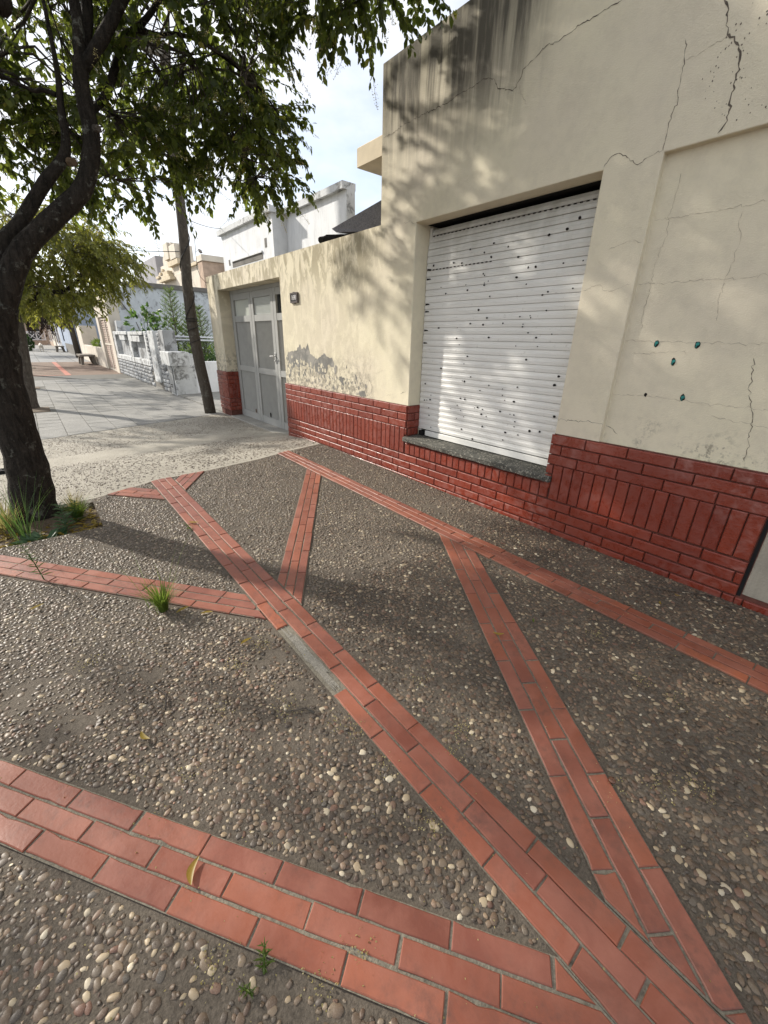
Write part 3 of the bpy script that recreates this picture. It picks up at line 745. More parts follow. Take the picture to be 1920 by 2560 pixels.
# sill
mb = MB()
n = 26; prof = lambda y: [(2.798+random.uniform(-.004,.004), .402+random.uniform(-.003,.003)), (2.796+random.uniform(-.004,.004), .434), (2.806, .4415), (2.99, .452), (3.12, .456), (3.12, .40)]
rows = [prof(0) for _ in range(n+1)]
for k in range(n+1):
    for p in rows[k]: mb.v.append((p[0], 1.472+(3.112-1.472)*k/n, p[1]+(random.uniform(-.0015,.0015))))
for k in range(n):
    for i in range(6): mb.f.append((k*6+i, k*6+(i+1) % 6, (k+1)*6+(i+1) % 6, (k+1)*6+i))
mb.f.append(tuple(range(5, -1, -1))); mb.f.append(tuple(n*6+i for i in range(6)))
mb.build('window_sill', M['granite'], house)

# brick base
def brick_mesh(l, h, dpt=.0135, c=.0045):
    mb = MB(); y, z = l/2, h/2
    R = lambda x, i: [(x,-y+i,-z+i),(x,y-i,-z+i),(x,y-i,z-i),(x,-y+i,z-i)]
    vs = R(.004, 0)+R(-dpt+c, 0)+R(-dpt, c); fs = [(8,11,10,9)]
    for r in (0, 4):
        for i in range(4): j = (i+1) % 4; fs.append((r+i, r+4+i, r+4+j, r+j))
    mb.add(vs, fs); me = mb.mesh('brick'); me.materials.append(M['brick']); return me
BM = {}
def brick(parent, y, z, l, h, x=None, face='front', xx=None):
    key = (round(l, 3), round(h, 3))
    if key not in BM: BM[key] = brick_mesh(*key)
    o = bpy.data.objects.new('brick', BM[key]); COL.objects.link(o); o.parent = parent
    X = (BX if x is None else x)+random.uniform(-.0012, .0012)
    o.location = Vector((X, y, z))-wloc(parent)
    rx, rz = random.gauss(0, .003), random.gauss(0, .004)
    o.rotation_euler = (rx, 0, rz) if face == 'front' else (0, rx, math.pi/2+rz)
    return o
BX = 2.839; PB = .2725; J = .0068
ROWZ = [(.716, .066), (.6425, .066), (.569, .066)]; LOWZ = [(.226, .064), (.1525, .064), (.079, .064), (.0055, .064)]
def brick_row(parent, y0, y1, z, h, phase, p=PB):
    k = math.floor((y0-phase)/p)
    while phase+k*p < y1:
        a = max(y0, phase+k*p+J/2); b2 = min(y1, phase+(k+1)*p-J/2); k += 1
        if b2-a > .02: brick(parent, (a+b2)/2, z, b2-a, h)
def soldiers(parent, y0, y1, zc, h, p=.0737):
    n = int(round((y1-y0)/p)); p = (y1-y0)/n
    for i in range(n): brick(parent, y0+p*(i+.5), zc, p-J*.8, h)
YE = .253
for (z, h), ph in zip(ROWZ, (1.271, 1.433, 1.302)): brick_row(house, -.02, 1.521, z, h, ph)
for (z, h), ph in zip(LOWZ, (1.282, 1.379, 1.290, 1.40)): brick_row(house, YE, 5.733, z, h, ph)
soldiers(house, YE, 1.468, .400, .262); brick(house, 1.497, .495, .048, .062); brick(house, 1.497, .40, .048, .10)
soldiers(house, 1.478, 3.10, .326, .108)
bw = None
for (z, h), ph in zip(ROWZ, (5.547, 5.683, 5.553)): brick_row(house, 3.094, 5.733, z, h, ph)
soldiers(house, 3.118, 5.733, .400, .262); brick(house, 3.104, .495, .02, .062)
# reveal bricks (facing the camera) at the left jamb of the shutter
for k, (z, h) in enumerate(ROWZ):
    if k == 1:
        brick(house, OY1, z, .085, h, x=2.881, face='side'); brick(house, OY1, z, .062, h, x=2.962, face='side')
    else: brick(house, OY1, z, .155, h, x=2.918, face='side')
for q in (2.868, 2.915, 2.962): brick(house, OY1, .494, .040, .070, x=q, face='side')
mb = MB()
def bd(y, z):
    if OY0 < y < OY1 and z > .40: return None
    if y > 5.74 : return None
    return 0.
cells(mb, [-.3, YE, OY0, OY1, 5.74], [-.3, .40, .755], bd, 2.8405)
mb.quad((2.8405,-.3,.755),(2.8405,OY0,.755),(2.86,OY0,.755),(2.86,-.3,.755)); mb.quad((2.8405,OY1,.755),(2.8405,5.74,.755),(2.86,5.74,.755),(2.86,OY1,.755))
mb.quad((2.8405,OY1-.003,.40),(2.8405,OY1-.003,.755),(2.995,OY1-.003,.755),(2.995,OY1-.003,.40))
mb.quad((2.8405,5.74,-.3),(2.8405,5.74,.755),(2.86,5.74,.755),(2.86,5.74,-.3))
mb.build('brick_mortar', M['joint'], house, fix=False)
# stone door step at the right end
mb = MB(); mb.bbox(2.835, 3.3, -1.6, .232, .068, .52, .008); st = mb.build('stone_jamb', M['stone'], house)
brick_row(house, -.3, YE-.004, .0055, .064, -.06)
mb = MB(); mb.box(2.8375, 3.3, .2335, .2505, .05, .52); mb.build('gap_shade', M['black'], house)  # solid black strip painted as the shade in the gap beside the stone
# cracks
CRACKS = [
 (3,0,[(3.550,2.979),(3.426,2.977),(3.251,2.996),(3.062,2.992),(2.887,2.988),(2.770,2.986),(2.704,3.000),(2.575,2.994),(2.477,3.011),(2.386,2.983),(2.349,2.922),(2.222,2.867),(2.169,2.909),(2.159,2.949),(2.081,2.971),(2.008,3.002),(1.918,2.994),(1.862,3.003),(1.770,3.015),(1.693,3.017),(1.573,3.022)]),
 (1,0,[(2.174,2.888),(2.157,2.844),(2.092,2.761)]),
 (1,0,[(2.223,3.081),(2.170,2.964)]),
 (7,0,[(1.080,2.819),(1.051,2.777),(1.046,2.722),(1.024,2.683),(0.993,2.648),(0.958,2.600),(0.949,2.546),(0.948,2.505),(0.942,2.466),(0.949,2.432),(0.939,2.378),(0.945,2.337),(0.965,2.310)]),
 (2,0,[(1.211,2.737),(1.195,2.655),(1.190,2.568),(1.182,2.499),(1.199,2.445),(1.201,2.390),(1.200,2.303)]),
 (1,0,[(1.194,2.653),(1.117,2.661),(1.066,2.675),(1.034,2.680)]),
 (2,0,[(1.509,2.299),(1.472,2.346),(1.435,2.351),(1.384,2.320),(1.318,2.271),(1.271,2.292),(1.203,2.305)]),
 (1,0,[(3.253,2.308),(3.178,2.313),(3.103,2.284)]),
 (1,1,[(1.102,2.195),(1.105,2.061),(1.105,1.978),(1.103,1.903),(1.119,1.828),(1.121,1.765),(1.117,1.624),(1.124,1.540),(1.116,1.440)]),
 (1,1,[(0.781,1.973),(0.784,1.936),(0.755,1.864),(0.755,1.815),(0.756,1.770),(0.765,1.699),(0.772,1.583),(0.750,1.484)]),
 (1,1,[(1.180,2.000),(1.028,1.996),(0.876,1.995),(0.689,1.998)]),
 (1,0,[(1.385,1.879),(1.298,1.903),(1.236,1.906),(1.202,1.892)]),
 (1,1,[(1.188,1.382),(0.982,1.378),(0.756,1.376),(0.506,1.375)]),
 (1,1,[(1.191,1.062),(0.923,1.072),(0.671,1.062),(0.413,1.061)]),
 (2,1,[(0.545,1.308),(0.528,1.220),(0.518,1.151),(0.494,1.084),(0.470,1.039),(0.454,0.945),(0.439,0.861),(0.433,0.786)]),
 (2,0,[(1.511,0.857),(1.391,0.864),(1.280,0.876),(1.193,0.870)]),
 (2,1,[(1.206,0.865),(1.149,0.848),(1.105,0.817)]),
 (1,1,[(1.131,1.311),(0.967,1.319),(0.888,1.334),(0.838,1.315)]),
 (1,0,[(1.497,1.670),(1.427,1.691),(1.392,1.695),(1.366,1.662),(1.295,1.663),(1.220,1.683)]),
 (1,1,[(1.189,1.689),(1.036,1.683),(0.840,1.684),(0.595,1.679)]),
 (1,1,[(0.644,1.003),(0.598,0.990),(0.495,0.987),(0.388,0.974)]),
]
def crack(parent, wd, X, pts, name='crack'):
    P = []
    for (a, b2) in zip(pts[:-1], pts[1:]):
        L = math.hypot(b2[0]-a[0], b2[1]-a[1]); n = max(2, int(L/.013))
        for i in range(n):
            t = i/n; j = .0038 if i else 0
            P.append((a[0]+(b2[0]-a[0])*t+random.gauss(0, j), a[1]+(b2[1]-a[1])*t+random.gauss(0, j)))
    P.append(pts[-1]); mb = MB(); n = len(P)
    for i, p in enumerate(P):
        q0, q1 = P[max(0, i-1)], P[min(n-1, i+1)]; dx, dy = q1[0]-q0[0], q1[1]-q0[1]; L = math.hypot(dx, dy) or 1
        hw = (.0004+.00042*wd)*random.uniform(.2, 1.6)*(.25 if i in (0, n-1) else 1)
        mb.v += [(X, p[0]-dy/L*hw, p[1]+dx/L*hw), (X, p[0]+dy/L*hw, p[1]-dx/L*hw)]
    for i in range(n-1): mb.f.append((2*i, 2*i+1, 2*i+3, 2*i+2))
    return mb.build(name, M['crack'] if wd > 1 else M['hair'], parent, fix=False)
for wd, rec, pts in CRACKS: crack(house, wd, FX+(.042 if rec else 0)-.0012, pts)
# specks of flaked paint beside the wide crack
mb = MB()
for i in range(70):
    t = random.random(); zz = 2.34+.45*t; yy = .955+.06*math.sin(zz*13)+random.choice((-1, 1))*random.uniform(.02, .085)+.08*(t-.5); r = random.uniform(.0012, .0038)
    mb.add([(FX-.0011, yy+r*random.uniform(.6,1.2)*math.cos(k*1.2566), zz+1.4*r*random.uniform(.6,1.2)*math.sin(k*1.2566)) for k in range(5)], [(0,1,2,3,4)])
mb.build('paint_flakes', M['crack'], house, fix=False, kind='stuff')
for (yy, zz, hole) in ((1.011,1.369,0),(.805,1.366,0),(.899,1.273,0),(.802,1.082,0),(.999,1.078,1)):
    mb = MB(); n = 9; X = FX+.042-.0015; r = .016 if not hole else .011
    pts = [(X, yy+r*.8*random.uniform(.75,1.2)*math.cos(6.283*k/n), zz+r*1.25*random.uniform(.75,1.2)*math.sin(6.283*k/n)) for k in range(n)]
    mb.add(pts, [tuple(range(n))]); hl = mb.build('plug_hole', M['hole'], house, fix=False)
    if not hole:
        mb = MB(); mb.tube([(X+.004, yy-.001, zz+.003), (X-.007, yy-.001, zz+.003)], [.0095, .0085], 9); mb.tube([(X+.002, yy+.004, zz-.010), (X-.003, yy+.004, zz-.012)], [.006, .005], 7); mb.build('wall_plug', M['teal'], hl)

# ================================================================== BOUNDARY WALL + DOOR
bwall = empty('boundary_wall', (FX, 7.0, 0), 'lower cream wall with peeling paint, double grey door and red brick foot', 'wall')
DY0, DY1, DZ = 5.733, 8.127, 2.10
mb = MB()
def wd_(y, z):
    return .235 if (DY0 < y < DY1 and z < DZ) else 0.
cells(mb, [3.575, DY0, DY1, 8.66], [-.4, DZ, 2.345], wd_, FX)
mb.quad((FX,8.66,-.4),(FX,8.66,2.345),(3.12,8.66,2.345),(3.12,8.66,-.4)); mb.quad((FX,3.575,2.345),(3.12,3.575,2.345),(3.12,8.66,2.345),(FX,8.66,2.345))
mb.quad((3.12,3.575,-.4),(3.12,8.66,-.4),(3.12,8.66,2.345),(3.12,3.575,2.345))
w = mb.build('wall_face', M['plaster'], bwall); weld(w); bevel(w, .007, 2)
PEEL = [[(5.64, 1.132), (5.605, 1.171), (5.376, 1.203), (5.302, 1.253), (5.259, 1.284), (5.227, 1.219), (5.159, 1.244), (5.11, 1.234), (5.054, 1.287), (5.023, 1.225), (4.99, 1.179), (4.896, 1.142), (4.826, 1.122), (4.79, 1.135), (4.73, 1.16), (4.659, 1.191), (4.616, 1.164), (4.551, 1.145), (4.475, 1.148), (4.436, 1.079), (4.449, 1.035), (4.535, 1.052), (4.567, 1.061), (4.592, 1.015), (4.63, 0.95), (4.7, 0.934), (4.792, 0.957), (4.886, 0.974), (5.007, 1.002), (5.158, 1.018), (5.29, 1.023), (5.308, 0.985), (5.402, 1.004), (5.49, 0.974), (5.54, 1.022), (5.598, 1.019), (5.633, 1.082)], [(4.415, 1.069), (4.374, 1.05), (4.383, 0.973), (4.42, 0.965), (4.439, 1.024)], [(3.989, 0.994), (3.961, 0.96), (3.952, 0.893), (3.989, 0.937), (4.012, 0.987)], [(4.306, 0.934), (4.234, 0.929), (4.23, 0.841), (4.287, 0.858), (4.323, 0.922)], [(4.18, 1.082), (4.171, 1.051), (4.197, 1.039)], [(3.934, 0.81), (3.824, 0.826), (3.796, 0.776), (3.878, 0.757), (3.944, 0.777)]]
for p in PEEL:
    q = []
    for a, b2 in zip(p, p[1:]+p[:1]):
        L = math.hypot(b2[0]-a[0], b2[1]-a[1]); n = max(1, int(L/.02))
        for i in range(n): t = i/n; q.append((a[0]+(b2[0]-a[0])*t+random.gauss(0, .006), a[1]+(b2[1]-a[1])*t+random.gauss(0, .005)))
    mb = MB(); mb.add([(FX-.0016, yy, zz) for yy, zz in q], [tuple(range(len(q)))]); mb.build('peeled_patch', M['cement'], bwall, fix=False)
mb = MB()
for i in range(130):
    t = random.random(); yy = 5.66-1.9*t**1.15; zz = random.uniform(.775, 1.02-.10*t)+abs(random.gauss(0, .06))*(1-t); r = random.uniform(.004, .022)*(1-.3*t); n = random.randint(5, 8); ph = random.uniform(0, 6)
    mb.add([(FX-.0014-.0000015*i, yy+r*random.uniform(.4,1.3)*math.cos(ph+6.283*k/n), zz+1.5*r*random.uniform(.4,1.3)*math.sin(ph+6.283*k/n)) for k in range(n)], [tuple(range(n))])
mb.build('peel_flakes', M['cement'], bwall, fix=False, kind='stuff')
mb = MB()
for i in range(46):
    yy = random.uniform(4.5, 5.62); zz = random.uniform(.95, 1.05)+.10*random.random()*(yy-4.4); r = random.uniform(.006, .026); n = random.randint(5, 8); ph = random.uniform(0, 6)
    mb.add([(FX-.0024-.0000015*i, yy+r*random.uniform(.4,1.3)*math.cos(ph+6.283*k/n), zz+1.4*r*random.uniform(.4,1.3)*math.sin(ph+6.283*k/n)) for k in range(n)], [tuple(range(n))])
mb.build('paint_remnants', M['plaster'], bwall, fix=False, kind='stuff')
for wd, rec, pts in [
 (1,0,[(4.023,1.292),(4.033,1.242),(4.006,1.122)]),
 (3,0,[(3.951,1.012),(3.878,0.925),(3.806,0.848)]),
 (1,0,[(3.774,1.278),(3.722,1.203),(3.712,1.107),(3.745,1.016)]),
 (3,0,[(3.745,1.016),(3.763,0.995),(3.718,0.928),(3.683,0.890),(3.699,0.818)]),
 (1,0,[(3.677,1.030),(3.602,1.030),(3.505,1.066)]),
 (1,0,[(3.433,0.815),(3.324,0.841)]),
 (2,0,[(3.219,0.857),(3.134,0.889)]),
]: crack(bwall, wd, FX-.0018, pts)
# brick foot of the gate pillar: front and reveal
for k, ((z, h), ph) in enumerate(zip(ROWZ+LOWZ[:3], (8.3, 8.42, 8.3, 8.3, 8.42, 8.3))): brick_row(bwall, 8.131, 8.66, z, h, ph)
soldiers(bwall, 8.131, 8.66, .400, .262)
for k, (z, h) in enumerate(ROWZ+LOWZ[:3]):
    if k % 2: brick(bwall, DY1, z, .085, h, x=2.885, face='side'); brick(bwall, DY1, z, .13, h, x=3.002, face='side')
    else: brick(bwall, DY1, z, .13, h, x=2.907, face='side'); brick(bwall, DY1, z, .085, h, x=3.024, face='side')
for i in range(3): brick(bwall, DY1, .400, .068, .262, x=2.878+i*.075, face='side')
mb = MB(); mb.box(2.8405, 2.855, 8.124, 8.668, -.3, .755); mb.box(2.856, 3.075, 8.1235, 8.126, -.3, .754); mb.build('brick_mortar', M['joint'], bwall)
# threshold
mb = MB(); mb.bbox(2.80, 3.10, DY0-.02, 8.11, -.25, -.048, .012); mb.build('threshold', M['kerb'], bwall)
# door
DX = 3.062
fr = MB(); fr.box(DX-.012, DX+.035, DY0, DY1-.002, 2.045, 2.099); fr.box(DX-.012, DX+.035, 8.06, DY1-.002, -.05, 2.045); fr.box(DX-.012, DX+.035, DY0+.002, 5.79, -.05, 2.045)
door = fr.build('door', M['doorpaint'], bwall)
def rib_mesh(y0, y1, z0, z1, X):
    mb = MB(); n = int((y1-y0)/.013)
    for i in range(n+1):
        yy = y0+(y1-y0)*i/n; xx = X+(.009 if i % 2 else -.006); mb.v += [(xx, yy, z0), (xx, yy, z1)]
    for i in range(n): mb.f.append((2*i, 2*i+2, 2*i+3, 2*i+1))
    return mb
def leaf(y0, y1, label=None, pane=True):
    mb = MB(); X0, X1 = DX-.022, DX+.02; s = .085
    for (a, b2, c, d) in ((y0,y0+s,-.045,2.04),(y1-s,y1,-.045,2.04),(y0+s,y1-s,1.945,2.04),(y0+s,y1-s,1.60,1.695),(y0+s,y1-s,.79,.88),(y0+s,y1-s,-.045,.075)):
        mb.box(X0+(0 if c < -.04 and d > 2 else .004), X1, a, b2, c, d)
    o = mb.build('door_leaf', M['doorpaint'], door); return o
l1 = leaf(7.228, 8.055); l2 = leaf(6.395, 7.218); l3 = leaf(5.795, 6.385)
for lf, y0, y1 in ((l1, 7.228, 8.055), (l2, 6.395, 7.218), (l3, 5.795, 6.385)):
    a, b2 = y0+.083, y1-.083
    for z0, z1 in ((.877, 1.602), (.073, .792)):
        r = rib_mesh(a, b2, z0, z1, DX+.004); r.build('ribbed_panel', M['doorrib'], lf, fix=False)
    p = MB(); p.box(DX+.010, DX+.016, a, b2, 1.692, 1.947)
    p.build('window_pane', M['pane'] if lf is l1 else (M['darkglass'] if lf is l3 else M['pane']), lf)
    if lf is l2:
        for k in range(13):
            zz = 1.703+k*.0185; q = MB(); q.add([(DX+.004, a+.02, zz), (DX+.004, b2, zz), (DX-.002, b2, zz+.013), (DX-.002, a+.02, zz+.013)], [(0,1,2,3)]); q.build('blind_slat', M['blind'], lf, fix=False)
h = MB(); h.bbox(DX-.034, DX-.021, 6.405, 6.437, .985, 1.14, .004); h.tube([(DX-.03, 6.42, 1.09), (DX-.075, 6.42, 1.09), (DX-.08, 6.52, 1.083)], [.008, .008, .006], 8); h.tube([(DX-.03, 6.42, 1.02), (DX-.05, 6.42, 1.02)], .011, 8)
h.build('handle', M['steel'], l2)
for lf, yy, zz, lab in ((l1, 7.45, .10, 0), (l2, 6.83, .12, 1)):       # dents with rust at the foot of the leaves
    q = MB(); n = 9; q.add([(DX-.0075, yy+.035*random.uniform(.5,1.2)*math.cos(6.283*k/n), zz+.06*random.uniform(.5,1.2)*math.sin(6.283*k/n)) for k in range(n)], [tuple(range(n))]); q.build('rust_hole', M['hole'] if lab else M['snail'], lf, fix=False)

# ------------------------------------------------------------------ number plaque
plq = empty('house_number_plaque', (FX, 5.33, 1.84), 'small framed house number plaque reading 1698 on the cream wall beside the door', 'number plaque')
mb = MB(); y0, y1, z0, z1 = 5.228, 5.418, 1.775, 1.892; X0 = FX-.024
mb.box(X0, FX-.0005, y0, y1, z1-.016, z1); mb.box(X0, FX-.0005, y0, y1, z0, z0+.016); mb.box(X0, FX-.0005, y0, y0+.014, z0+.016, z1-.016); mb.box(X0, FX-.0005, y1-.014, y1, z0+.016, z1-.016)
mb.prism([(5.30, z0+.001), (5.323, z0-.010), (5.346, z0+.001)], 'x', X0+.002, FX-.001); mb.prism([(5.295, z1-.001), (5.31, z1+.008), (5.336, z1+.008), (5.35, z1-.001)], 'x', X0+.002, FX-.001)
mb.build('frame', M['bronze'], plq)
mb = MB(); mb.box(X0+.003, FX-.001, y0+.013, y1-.013, z0+.015, z1-.015); mb.build('number_plate', M['enamel'], plq)
def text_mesh(txt, size, mat, name, parent, X, yc, zc, sx=1.0, ext=.0008):
    cu = bpy.data.curves.new('txt', 'FONT'); cu.body = txt; cu.size = size; cu.align_x = 'CENTER'; cu.align_y = 'CENTER'; cu.extrude = ext; cu.offset = 0.0
    to = bpy.data.objects.new('txt', cu); COL.objects.link(to); bpy.context.view_layer.update()
    me = bpy.data.meshes.new_from_object(to); bpy.data.objects.remove(to)
    V = [v.co.copy() for v in me.vertices]
    for v, c in zip(me.vertices, V): v.co = Vector((X-c.z, yc-c.x*sx, zc+c.y))-wloc(parent)
    me.materials.clear(); me.materials.append(mat); o = bpy.data.objects.new(name, me); COL.objects.link(o); o.parent = parent; return o
text_mesh('1698', .082, M['whitemark'], 'digits', plq, X0+.002, 5.323, 1.8335, .74)

# ================================================================== UTILITY POLE
PX, PY = 2.625, 8.72
pole = empty('utility_pole', (PX, PY, gz(PY)), 'tall weathered round utility pole standing beside the brick gate pillar', 'utility pole')
mb = MB(); zs = [gz(PY)-.1, .3, .8, 1.5, 2.2, 3.0, 4.0, 5.0, 5.42]
cx = [PX+.0, PX-.03, PX-.075, PX-.115, PX-.10, PX-.04, PX-.0, PX+.04, PX+.05]
mb.tube([(c, PY+random.uniform(-.006,.006), z) for c, z in zip(cx, zs)], [.108, .104, .10, .094, .088, .082, .077, .072, .070], 20)
mb.build('shaft', M['pole'], pole, smooth=True)
mb = MB(); mb.bbox(1.55, 2.74, PY-.055, PY+.055, 5.27, 5.43, .012); mb.build('crossarm', M['polelight'], pole)
mb = MB()
def helix(z0, z1, turns, r0, n=40, ph=0.):
    pts = []
    for i in range(n+1):
        t = i/n; z = z0+(z1-z0)*t; c = float(np.interp(z, zs, cx)); r = float(np.interp(z, zs, [.108,.104,.10,.094,.088,.082,.077,.072,.070]))+.008
        a = ph+6.283*turns*t; pts.append((c+r*math.cos(a), PY+r*math.sin(a), z))
    return pts
mb.tube(helix(1.15, 1.62, 2.2, .1, 60, 1.), .006, 5); mb.tube(helix(1.62, 3.3, 1.9, .1, 60, 3.), .007, 5)
for zz in (1.60, 1.64): mb.tube(helix(zz, zz+.01, 1.02, .1, 24), .006, 5)
mb.build('cable_wrap', M['wire'], pole, smooth=True)
mb = MB(); mb.tube([(PX+.10, PY-.02, 3.9), (PX+.09, PY-.05, 3.2), (PX+.12, PY-.04, 2.9), (PX+.10, PY-.03, 2.5), (PX+.14, PY-.02, 2.35), (PX+.30, PY-.03, 2.18), (2.95, 8.62, 2.02)], .0045, 5)
mb.tube([(PX+.09, PY-.05, 3.2), (PX+.15, PY-.05, 3.05), (PX+.17, PY-.05, 2.92)], .0035, 4); mb.tube([(PX+.11, PY-.04, 2.72), (PX+.17, PY-.04, 2.78), (PX+.24, PY-.04, 2.76)], .003, 4)
mb.build('loose_wire', M['wire'], pole, smooth=True)
mb = MB()
def sag(a, b2, s, n=14): return [tuple(Vector(a).lerp(Vector(b2), i/n)-Vector((0,0,4*s*(i/n)*(1-i/n)))) for i in range(n+1)]
mb.tube(sag((PX-.05, PY, 3.24), (3.83, 10.1, 3.45), .05), .006, 4); tag(mb.build('service_cable', M['wire']), 'thin grey cable running from the pole to the white parapet house', 'cable')
mb = MB(); mb.tube(sag((-4.5, 34, 6.1), (8.2, 28.2, 5.75), .3), .02, 4); tag(mb.build('overhead_cable', M['wire']), 'thin cable crossing in front of the stepped cream gable', 'cable')
mb = MB(); mb.tube(sag((4.2, 6.2, 2.72), (3.75, 4.2, 3.1), .02), .006, 4); tag(mb.build('roof_cable', M['wire']), 'short thin wire over the dark grey roof beside the tall wall corner', 'cable')

# ================================================================== TREES
TV = np.array([(0,0,0),(.20,.30,.05),(.20,-.30,.05),(.58,.46,.06),(.58,-.46,.06),(.25,0,-.02),(.60,0,-.04),(1.0,0,-.10)], float)
TF4 = np.array([(5,2,4,6),(5,6,3,1)]); TF3 = np.array([(0,2,5),(0,5,1),(6,4,7),(6,7,3)])
def leaf_batch(name, B, D, N, L, Wd, mat, parent, singles=0, kind='stuff'):
    B, D, N = np.array(B, float), np.array(D, float), np.array(N, float); L = np.array(L, float); Wd = np.array(Wd, float)
    D /= np.linalg.norm(D, axis=1, keepdims=True); Y = np.cross(N, D); Y /= np.maximum(np.linalg.norm(Y, axis=1, keepdims=True), 1e-6); Z = np.cross(D, Y)
    order = np.argsort(np.linalg.norm(B-np.array(CAM), axis=1)); sel = order[:singles]; rest = order[singles:]
    off = np.array(wloc(parent)) if parent else np.zeros(3)
    if len(rest):
        b, d, y, z, l, w = B[rest], D[rest], Y[rest], Z[rest], L[rest], Wd[rest]
        V = (b-off)[:, None]+d[:, None]*(TV[None, :, 0:1]*l[:, None, None])+y[:, None]*(TV[None, :, 1:2]*w[:, None, None])+z[:, None]*(TV[None, :, 2:3]*l[:, None, None])
        o8 = (np.arange(len(rest))*8)[:, None, None]
        me = np_mesh(name, V.reshape(-1, 3), (TF4[None]+o8).reshape(-1, 4), (TF3[None]+o8).reshape(-1, 3)); me.materials.append(mat)
        o = bpy.data.objects.new(name, me); COL.objects.link(o); o.parent = parent
        if kind: o['kind'] = kind
    if singles:
        me = np_mesh('leaf', TV*np.array([1, 1, 1]), TF4, TF3); me.materials.append(mat)
        for i in sel:
            o = bpy.data.objects.new('leaf', me); COL.objects.link(o); o.parent = parent
            m = Matrix.Identity(4)
            for r in range(3): m[r][0] = D[i][r]*L[i]; m[r][1] = Y[i][r]*Wd[i]; m[r][2] = Z[i][r]*L[i]; m[r][3] = B[i][r]-off[r]
            o.matrix_local = m
from mathutils import noise as mnoise
def rndv(): 
    v = Vector((random.gauss(0,1), random.gauss(0,1), random.gauss(0,1))); return v.normalized()
def crown(parent, ells, nodes, barkmat, leafmat, ll=(.06, .095), lw=.36, singles=0, blossoms=0, nleaf=26, thr=-.12, nscale=1.3, droop=.55, wood='twigs', reject=None, tl=(.30,.52)):
    B, D, N, L, Wd = [], [], [], [], []; tw = MB(); FB = []
    nodes = [Vector(p) for p in nodes]
    for (c, r, n) in ells:
        c = Vector(c); k = 0; tries = 0
        # a few boughs into the ellipsoid
        near = min(nodes, key=lambda q: (q-c).length)
        tips = []
        for _ in range(max(3, n//22)):
            d = rndv(); t = c+Vector((d.x*r[0], d.y*r[1], d.z*r[2]))*.62
            m1 = near.lerp(t, .5)+rndv()*.12+Vector((0, 0, .12))
            pts = [near, near.lerp(m1, .5)+rndv()*.04, m1, m1.lerp(t, .5)+rndv()*.04, t]
            tw.tube(pts, [.012, .010, .008, .006, .004], 5, cap=False); tips += pts[1:]
        while k < n and tries < n*8:
            tries += 1
            d = rndv(); rr = random.uniform(.30, 1.0)**.6; p = c+Vector((d.x*r[0], d.y*r[1], d.z*r[2]))*rr
            if mnoise.noise(p*nscale+Vector((7.3, 1.7, 3.1))) < thr: continue
            if reject and reject(p): continue
            k += 1
            q = min(tips, key=lambda t: (t-p).length)
            if (q-p).length < 1.0: tw.tube([q, q.lerp(p, .5)+rndv()*.03, p], [.006, .004, .003], 3, cap=False)
            dirv = (Vector((d.x, d.y, d.z*.4))*.8+rndv()*.6).normalized(); ln = random.uniform(*tl); pts = [p]; dv = dirv.copy()
            for s in range(5):
                dv = (dv+Vector((0, 0, -droop*.45))+rndv()*.10).normalized(); pts.append(pts[-1]+dv*ln/5)
            tw.tube(pts, [.0032, .003, .0026, .0022, .0018, .0012], 3, cap=False)
            nl = int(nleaf*random.uniform(.7, 1.2))
            for j in range(nl):
                t = (j+.5)/nl*5; i = min(4, int(t)); pos = pts[i].lerp(pts[i+1], t-i); ax = (pts[i+1]-pts[i]).normalized()
                sd = ax.cross(Vector((0,0,1))); sd = sd.normalized() if sd.length > 1e-3 else rndv()
                sgn = 1 if j % 2 else -1; up = sd.cross(ax)
                ld = ax*random.uniform(.25, .8)+sd*sgn*random.uniform(.3, .9)+up*random.uniform(-.4, .4)+Vector((0,0,-random.uniform(.1, .9)))
                ld.normalize(); l = random.uniform(*ll)
                B.append(pos+rndv()*random.uniform(0,.028)); D.append(ld); N.append((up+rndv()*.8)); L.append(l); Wd.append(l*lw*random.uniform(.85, 1.2))
            if random.random() < blossoms: FB.append((pts[-1].copy(), dv.copy()))
    tw.build(wood, barkmat, parent, smooth=True, fix=False, kind='stuff')
    leaf_batch('foliage', B, D, N, L, Wd, leafmat, parent, singles)
    if FB:
        b, d, nn, l, w = [], [], [], [], []
        st = MB()
        for p, dv in FB:
            ln = random.uniform(.10, .17)
            dd = (dv+rndv()*.5).normalized(); st.tube([p, p+dd*ln], [.0015, .0008], 3, cap=False)
            for k in range(46):
                t = random.uniform(.1, 1.); side = rndv(); side = (side-dd*side.dot(dd)).normalized()
                pos = p+dd*ln*t+side*(.045*(1.1-t))*random.uniform(.3, 1.)
                b.append(pos); d.append(rndv()); nn.append(rndv()); s = random.uniform(.005, .009); l.append(s); w.append(s*.9)
        st.build('flower_stalks', M['bark2'], parent, fix=False, kind='stuff')
        leaf_batch('blossom', b, d, nn, l, w, M['flower'], parent)
def limb(mb, pts, rad, seg=12):
    # resample smoothly (Catmull-Rom)
    P = [Vector(p) for p in pts]; n = len(P); outp, outr = [], []
    for i in range(n-1):
        p0, p1, p2, p3 = P[max(0, i-1)], P[i], P[i+1], P[min(n-1, i+2)]
        for k in range(4):
            t = k/4; a = .5*((2*p1)+(p2-p0)*t+(2*p0-5*p1+4*p2-p3)*t*t+(3*p1-p0-3*p2+p3)*t**3)
            outp.append(a); outr.append((rad[i]+(rad[i+1]-rad[i])*t)*random.uniform(.95, 1.05))
    outp.append(P[-1]); outr.append(rad[-1]); mb.tube(outp, outr, seg)
TX, TY = -.20, 4.0
